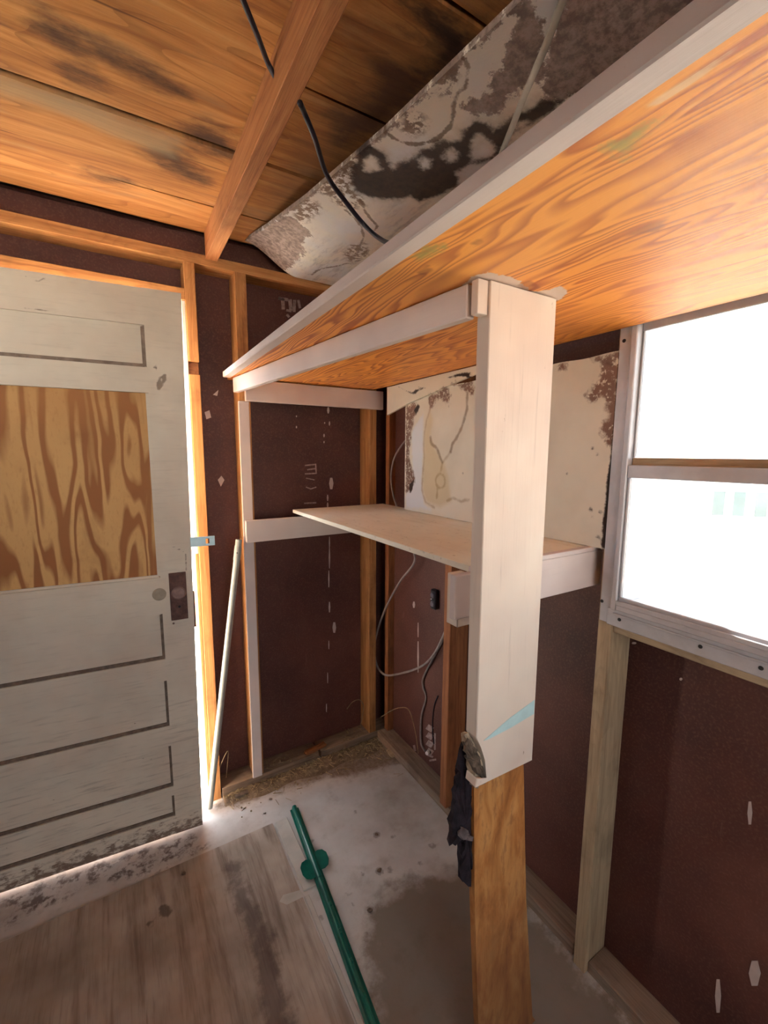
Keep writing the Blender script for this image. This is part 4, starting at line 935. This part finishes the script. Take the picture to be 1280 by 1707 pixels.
M['ply_pale'] = mat_plain('pale_inner_ply', srgb(196, 188, 178), 0.8, 0, 0.25, 9)
box('bare_edge_strip', (0.4185, 1.186, 0.0), (0.465, 1.494, 0.0062), M['ply_pale'], fs, 0.001)
box('bare_edge_strip', (0.414, -0.6, 0.0), (0.4285, 1.168, 0.0055), M['ply_pale'], fs, 0.001)
box('core_layer', (-0.80, -0.6, 0.0), (0.4075, 1.493, 0.0034), M['stud_pale'], fs, 0.0005)
prism('pale_patch', [tuple(hz(x, y, 0.0071)) for x, y in [(472, 1492), (500, 1484), (508, 1494), (478, 1508), (466, 1503)]], (0, 0, 0.0006), M['ply_pale'], fs)

# ---- cables
def cable(label, pts, r, mat, flat=1.0, group=None):
    o = tube('cable', pts, r, M[mat], None, 8, 10, flat); return tag(o, label, 'cable', group)
zb = lambda x, y, dz=0.012: (lambda p: Vector((p[0], p[1], float(zboard(p[0], p[1]))-dz)))(pb(x, y))
p1 = pX(455, 124, 0.300); 
cable('black cable slanting across the roof boards into the joist', [hz(318, -215, 2.190), hz(335, -170, 2.176), hz(405, 0, 2.165), hz(430, 62, 2.158), pX(446, 104, 0.290), p1+Vector((0.006, 0.004, 0))], 0.0052, 'black_cable')
cable('black cable hanging from the joist across the stained ceiling sheet', [pX(500, 172, 0.341), hz(508, 190, 2.115), hz(525, 232, 2.10), hz(545, 292, 2.085), hz(575, 335, 2.06), hz(610, 378, 2.02), hz(640, 402, 1.96), hz(672, 410, 1.87), hz(712, 415, 1.765), hz(740, 418, 1.728)], 0.0058, 'black_cable')
cable('flat beige cable running down the brown end of the ceiling sheet', [zb(960, -60, .006), zb(935, 0, .007), hz(912, 70, 2.035), hz(893, 115, 2.02), hz(872, 165, 1.99), hz(840, 245, 1.93), hz(815, 300, 1.87), hz(795, 345, 1.80), hz(790, 370, 1.728)], 0.0062, 'beige_cable', 0.55)
cable('pale cable curving behind the water-marked board above the lower shelf', [pX(690, 722, 1.06), pX(677, 733, 1.06), pX(660, 757, 1.06), pX(653, 780, 1.06), pX(652, 805, 1.06), pX(656, 828, 1.06), pX(662, 846, 1.06), (1.055, 1.60, 1.155), (1.05, 1.58, 1.10)], 0.0042, 'grey_cable')
cable('grey cable hanging in a loop below the lower shelf', [(1.052, 1.50, 1.02), pX(690, 938, 1.05), pX(665, 972, 1.045), pX(640, 1020, 1.04), pX(625, 1070, 1.03), pX(627, 1105, 1.03), pX(640, 1124, 1.03), pX(662, 1124, 1.04), pX(700, 1112, 1.055), pX(722, 1092, 1.06), pX(737, 1064, 1.070), pX(742, 1052, 1.070)], 0.0048, 'grey_cable')
cable('pale cable dropping down the wall to a white plug near the floor', [pX(738, 1068, 1.084), pX(725, 1092, 1.084), pX(706, 1128, 1.083), pX(705, 1145, 1.083), pX(710, 1163, 1.083), pX(703, 1190, 1.083), pX(701, 1215, 1.082), pX(702, 1240, 1.08), pX(708, 1252, 1.075)], 0.0045, 'grey_cable')
cable('thin dark cable on the wall beside the bare stud', [pX(730, 1160, 1.0865), pX(724, 1175, 1.0865), pX(721, 1200, 1.0865), pX(721, 1222, 1.0865), pX(723, 1240, 1.0865)], 0.0022, 'black_cable')
plug = thing('cable_plug', pX(712, 1256, 1.075), 'small white plug at the end of the pale cable near the floor', 'plug')
pc = pX(712.5, 1255, 1.072)
disc('plug_body', pc, (-1, -0.4, 0.2), 0.0095, 0.014, M['bulb'], plug, 12)
disc('plug_collar', pc+Vector((0.010, 0.002, -0.004)), (-1, -0.4, 0.2), 0.007, 0.010, M['plastic'], plug, 10)
ol = thing('wall_outlet', pX(728, 998, RW), 'small dark electrical outlet on the wall under the lower shelf', 'outlet')
oc = pX(728, 998, RW)
box('body', (RW-0.022, oc.y-0.017, oc.z-0.042), (RW-0.0005, oc.y+0.017, oc.z+0.042), M['plastic'], ol, 0.004)
for dz in (-0.019, 0.019): disc('socket', (RW-0.024, oc.y, oc.z+dz), (-1, 0, 0), 0.013, 0.005, M['plastic2'] if 'plastic2' in M else mat_plain('grey_plastic', srgb(96, 90, 100), 0.35, 0, 0.2), ol, 16)
disc('screw', (RW-0.0235, oc.y+0.008, oc.z), (-1, 0, 0), 0.003, 0.003, M['bulb'], ol, 8)

# ---- bits and pieces on the floor
def chunk(name, c, sx_, sy_, sz_, rz, mat, label, cat, group=None, seed=0):
    rng = random.Random(seed); bm = bmesh.new(); bmesh.ops.create_cube(bm, size=1)
    bmesh.ops.subdivide_edges(bm, edges=list(bm.edges), cuts=2, use_grid_fill=True)
    for v in bm.verts:
        v.co = Vector((v.co.x*sx_*(1+rng.uniform(-.10, .10)), v.co.y*sy_*(1+rng.uniform(-.18, .18)), (v.co.z+0.5)*sz_*(1+rng.uniform(-.2, .0))))
    o = link(name, mesh_of(bm), mat, None, Matrix.Translation(Vector(c)) @ Matrix.Rotation(rz, 4, 'Z'))
    return tag(o, label, cat, group)
pa, pb_ = hz(643, 1262, 0), hz(690, 1240, 0)
chunk('wood_scrap', ((pa+pb_)/2).to_tuple()[:2]+(0.0005,), 0.13, 0.045, 0.014, math.atan2((pb_-pa).y, (pb_-pa).x), M['stud_pale'], 'pale scrap of wood on the floor in the shelf corner', 'wood scrap', seed=3)
q = hz(525, 1262, 0.0); chunk('wood_scrap', (q.x, 1.757, 0.0405), 0.10, 0.024, 0.014, 0.12, M['stud_red'], 'reddish wood splinter lying along the bottom plate of the back wall', 'wood scrap', seed=4)
q = hz(398, 1312, 0.0); chunk('wood_scrap', (q.x, 1.70, 0.0005), 0.05, 0.018, 0.012, 0.1, M['leaf'], 'small dark wood chip beside the foot of the conduit', 'wood scrap', seed=5)
q = hz(795, 1478, 0.0); chunk('wood_scrap', (q.x+0.01, q.y+0.02, 0.0005), 0.07, 0.018, 0.008, -0.6, M['splinter'], 'pale splinter on the floor behind the bare post foot', 'wood scrap', seed=6)

def leafbit(x, y, a, seed):
    rng = random.Random(seed); c = hz(x, y, 0.0); n = 7; bm = bmesh.new()
    m = bm.verts.new(c+Vector((0, 0, 0.004))); R_ = []
    for i in range(n):
        an = i*2*math.pi/n+rng.uniform(-.2, .2); r = a*rng.uniform(0.6, 1.15)
        R_.append(bm.verts.new(c+Vector((math.cos(an)*r, math.sin(an)*r*0.8, 0.0012+rng.uniform(0, 0.004)))))
    for i in range(n): bm.faces.new((m, R_[i], R_[(i+1) % n]))
    r = bmesh.ops.extrude_face_region(bm, geom=list(bm.faces)); 
    for v in [g for g in r['geom'] if isinstance(g, bmesh.types.BMVert)]: v.co.z -= 0.0009
    return link('dead_leaf', mesh_of(bm), M['leaf'])
leaves = [(451, 1333, .010, 'small dead leaf on the bright floor, nearer the back wall'), (441, 1357, .010, 'small dead leaf in the bright patch of floor by the fence post tip'),
          (632, 1452, .016, 'curled dead leaf on the floor to the side of the anchor plate'), (617, 1518, .015, 'dark dead leaf at the edge of the brown damp patch'), (628, 1392, .014, 'dead leaf in the middle of the grey floor'),
          (306, 1461, .012, 'dark dead leaf on the plywood sheet near the door corner')]
for i, (x, y, a_, lb) in enumerate(leaves):
    o = leafbit(x, y, a_*0.62, i); tag(o, lb, 'leaf', 'dead leaves on the floor')
    if i == 5: o.location.z += 0.0075

# twigs in the corner
tw = tube('twig', [pX(634, 1196, 1.03), pX(650, 1186, 1.04), pX(665, 1180, 1.05), pX(680, 1182, 1.06), pX(688, 1202, 1.065), pX(694, 1230, 1.07), pX(697, 1256, 1.07)], 0.0022, M['straw'], None, 6, 6)
tag(tw, 'bent dry stalk standing in the corner by the bare stud', 'twig')
tw = tube('twig', [pY(578, 1182, 1.80), pY(588, 1170, 1.79), pY(600, 1167, 1.775), pY(606, 1180, 1.77), pY(600, 1212, 1.765)], 0.0018, M['straw'], None, 6, 6)
tag(tw, 'short dry stalk against the back wall near the corner stud', 'twig')
tw = tube('twig', [hz(362, 1300, 0.003)+Vector((0, 0, 0)), pY(368, 1275, 1.74), pY(380, 1252, 1.745), pY(378, 1285, 1.75), hz(376, 1300, 0.02)], 0.0016, M['straw'], None, 6, 6)
tag(tw, 'looped dry stalk beside the foot of the conduit', 'twig')

# dirt heaped against the bottom plate
def f_dirt(u, v):
    x = 0.27+u*0.74; y = SB-0.001-v*0.11*(0.65+0.5*mnoise.noise(Vector((x*5, 3, 0))))
    h = 0.013*(1-v)**1.3*(0.55+0.9*mnoise.noise(Vector((x*9, y*14, 1)))+0.5*mnoise.noise(Vector((x*40, y*40, 2)))) if 0 < u < 1 else 0
    return (x, y, max(0.0012, h+0.001) if v < 1 else 0.0006)
def mat_dirt():
    t = NT('dry_dirt'); v = t.coord(); n = t.noise(v, 30, 5, 0.7); m = t.noise(v, 120, 3, 0.6)
    c = t.ramp(n, [(0.3, srgb(96, 80, 66)), (0.55, srgb(122, 104, 86)), (0.75, srgb(150, 132, 112))])
    return t.done(c, 0.95, t.bump(t.math('ADD', n, m), 0.5, 0.003), spec=0.1)
dr = grid_slab('dirt_heap', f_dirt, 150, 26, (0, 0, -0.0005), mat_dirt(), {})
tag(dr, 'low heap of dry brown dirt along the foot of the back wall', 'dirt', kind='stuff')

# straw and crumbs swept against the plates
def litter(name, n, sampler, label):
    rng = random.Random(11); bm = bmesh.new()
    for _ in range(n):
        x, y, z = sampler(rng); an = rng.uniform(0, math.pi); Ls = rng.uniform(0.008, 0.034); w_ = rng.uniform(0.0007, 0.0017); ti = rng.uniform(-0.25, 0.35)
        d = Vector((math.cos(an), math.sin(an), ti)).normalized()*Ls/2; s = Vector((-math.sin(an), math.cos(an), 0))*w_; up = Vector((0, 0, w_*1.4)); c = Vector((x, y, z+abs(d.z)+0.0003))
        v = [bm.verts.new(c+e) for e in (-d-s, -d+s, -d+up, d-s, d+s, d+up)]
        for f in ((0, 1, 2), (3, 5, 4), (0, 3, 4, 1), (1, 4, 5, 2), (2, 5, 3, 0)): bm.faces.new([v[i] for i in f])
    for _ in range(n//2):
        x, y, z = sampler(rng); r = rng.uniform(0.0015, 0.005)
        k = bmesh.ops.create_icosphere(bm, subdivisions=1, radius=r, matrix=Matrix.Translation((x, y, z+r*0.5)))
    o = link(name, mesh_of(bm), M['straw'], dr); return tag(o, kind='stuff')
def samp(rng):
    k = rng.random()
    if k < 0.62: x = rng.uniform(0.28, 1.0); y = SB-abs(rng.gauss(0, 0.05)); return x, y, max(0.0, 0.011*(1-(SB-y)/0.11)**1.3 if SB-y < 0.11 else 0.0)
    if k < 0.85: x = 1.01-abs(rng.gauss(0, 0.07)); y = SB-abs(rng.gauss(0, 0.08)); return x, y, 0.0
    return rng.uniform(0.46, 0.96), rng.uniform(SB+0.01, BW-0.01), 0.0405
litter('straw', 380, lambda r: next(p for p in iter(lambda: samp(r), None) if not (0.60 < p[0] < 0.80 and p[1] > 1.73)), None)

# ---- neighbouring house seen through the lower sash
hp = hz(1215, 846, 1.0); hd = Vector((hp.x, hp.y, 0)).normalized(); dist = 11.0
hc = hd*dist; ang = math.atan2(hd.y, hd.x)
HM = Matrix.Translation((hc.x, hc.y, -0.22)) @ Matrix.Rotation(ang+0.35, 4, 'Z')      # local -x faces us
hs_ = bpy.data.objects.new('neighbouring_house', None); COL.objects.link(hs_); hs_.matrix_basis = HM
tag(hs_, 'pale house with blue-grey windows beyond the lower window pane', 'house')
def hbox(name, lo, hi, mat, parent=hs_):
    o = box(name, lo, hi, mat, None, 0); o.matrix_basis = HM @ o.matrix_basis; o.parent = parent; o.matrix_parent_inverse = parent.matrix_basis.inverted(); return o
hbox('wall', (0.0, -4.0, 0), (5, 4.0, 2.6), M['siding'])
prism('roof', [HM @ Vector(p) for p in [(-0.4, -4.3, 2.6), (2.5, -4.3, 4.1), (5.4, -4.3, 2.6)]], HM.to_3x3() @ Vector((0, 8.6, 0)), M['shingle'], hs_)
for yv in (-2.2, -0.5, -0.14, 0.20):
    wf = hbox('window', (-0.05, yv-0.14, 0.40), (-0.001, yv+0.14, 0.98), M['siding'])
    hbox('pane', (-0.06, yv-0.095, 0.45), (-0.051, yv+0.095, 0.93), M['teal_glass'], wf)
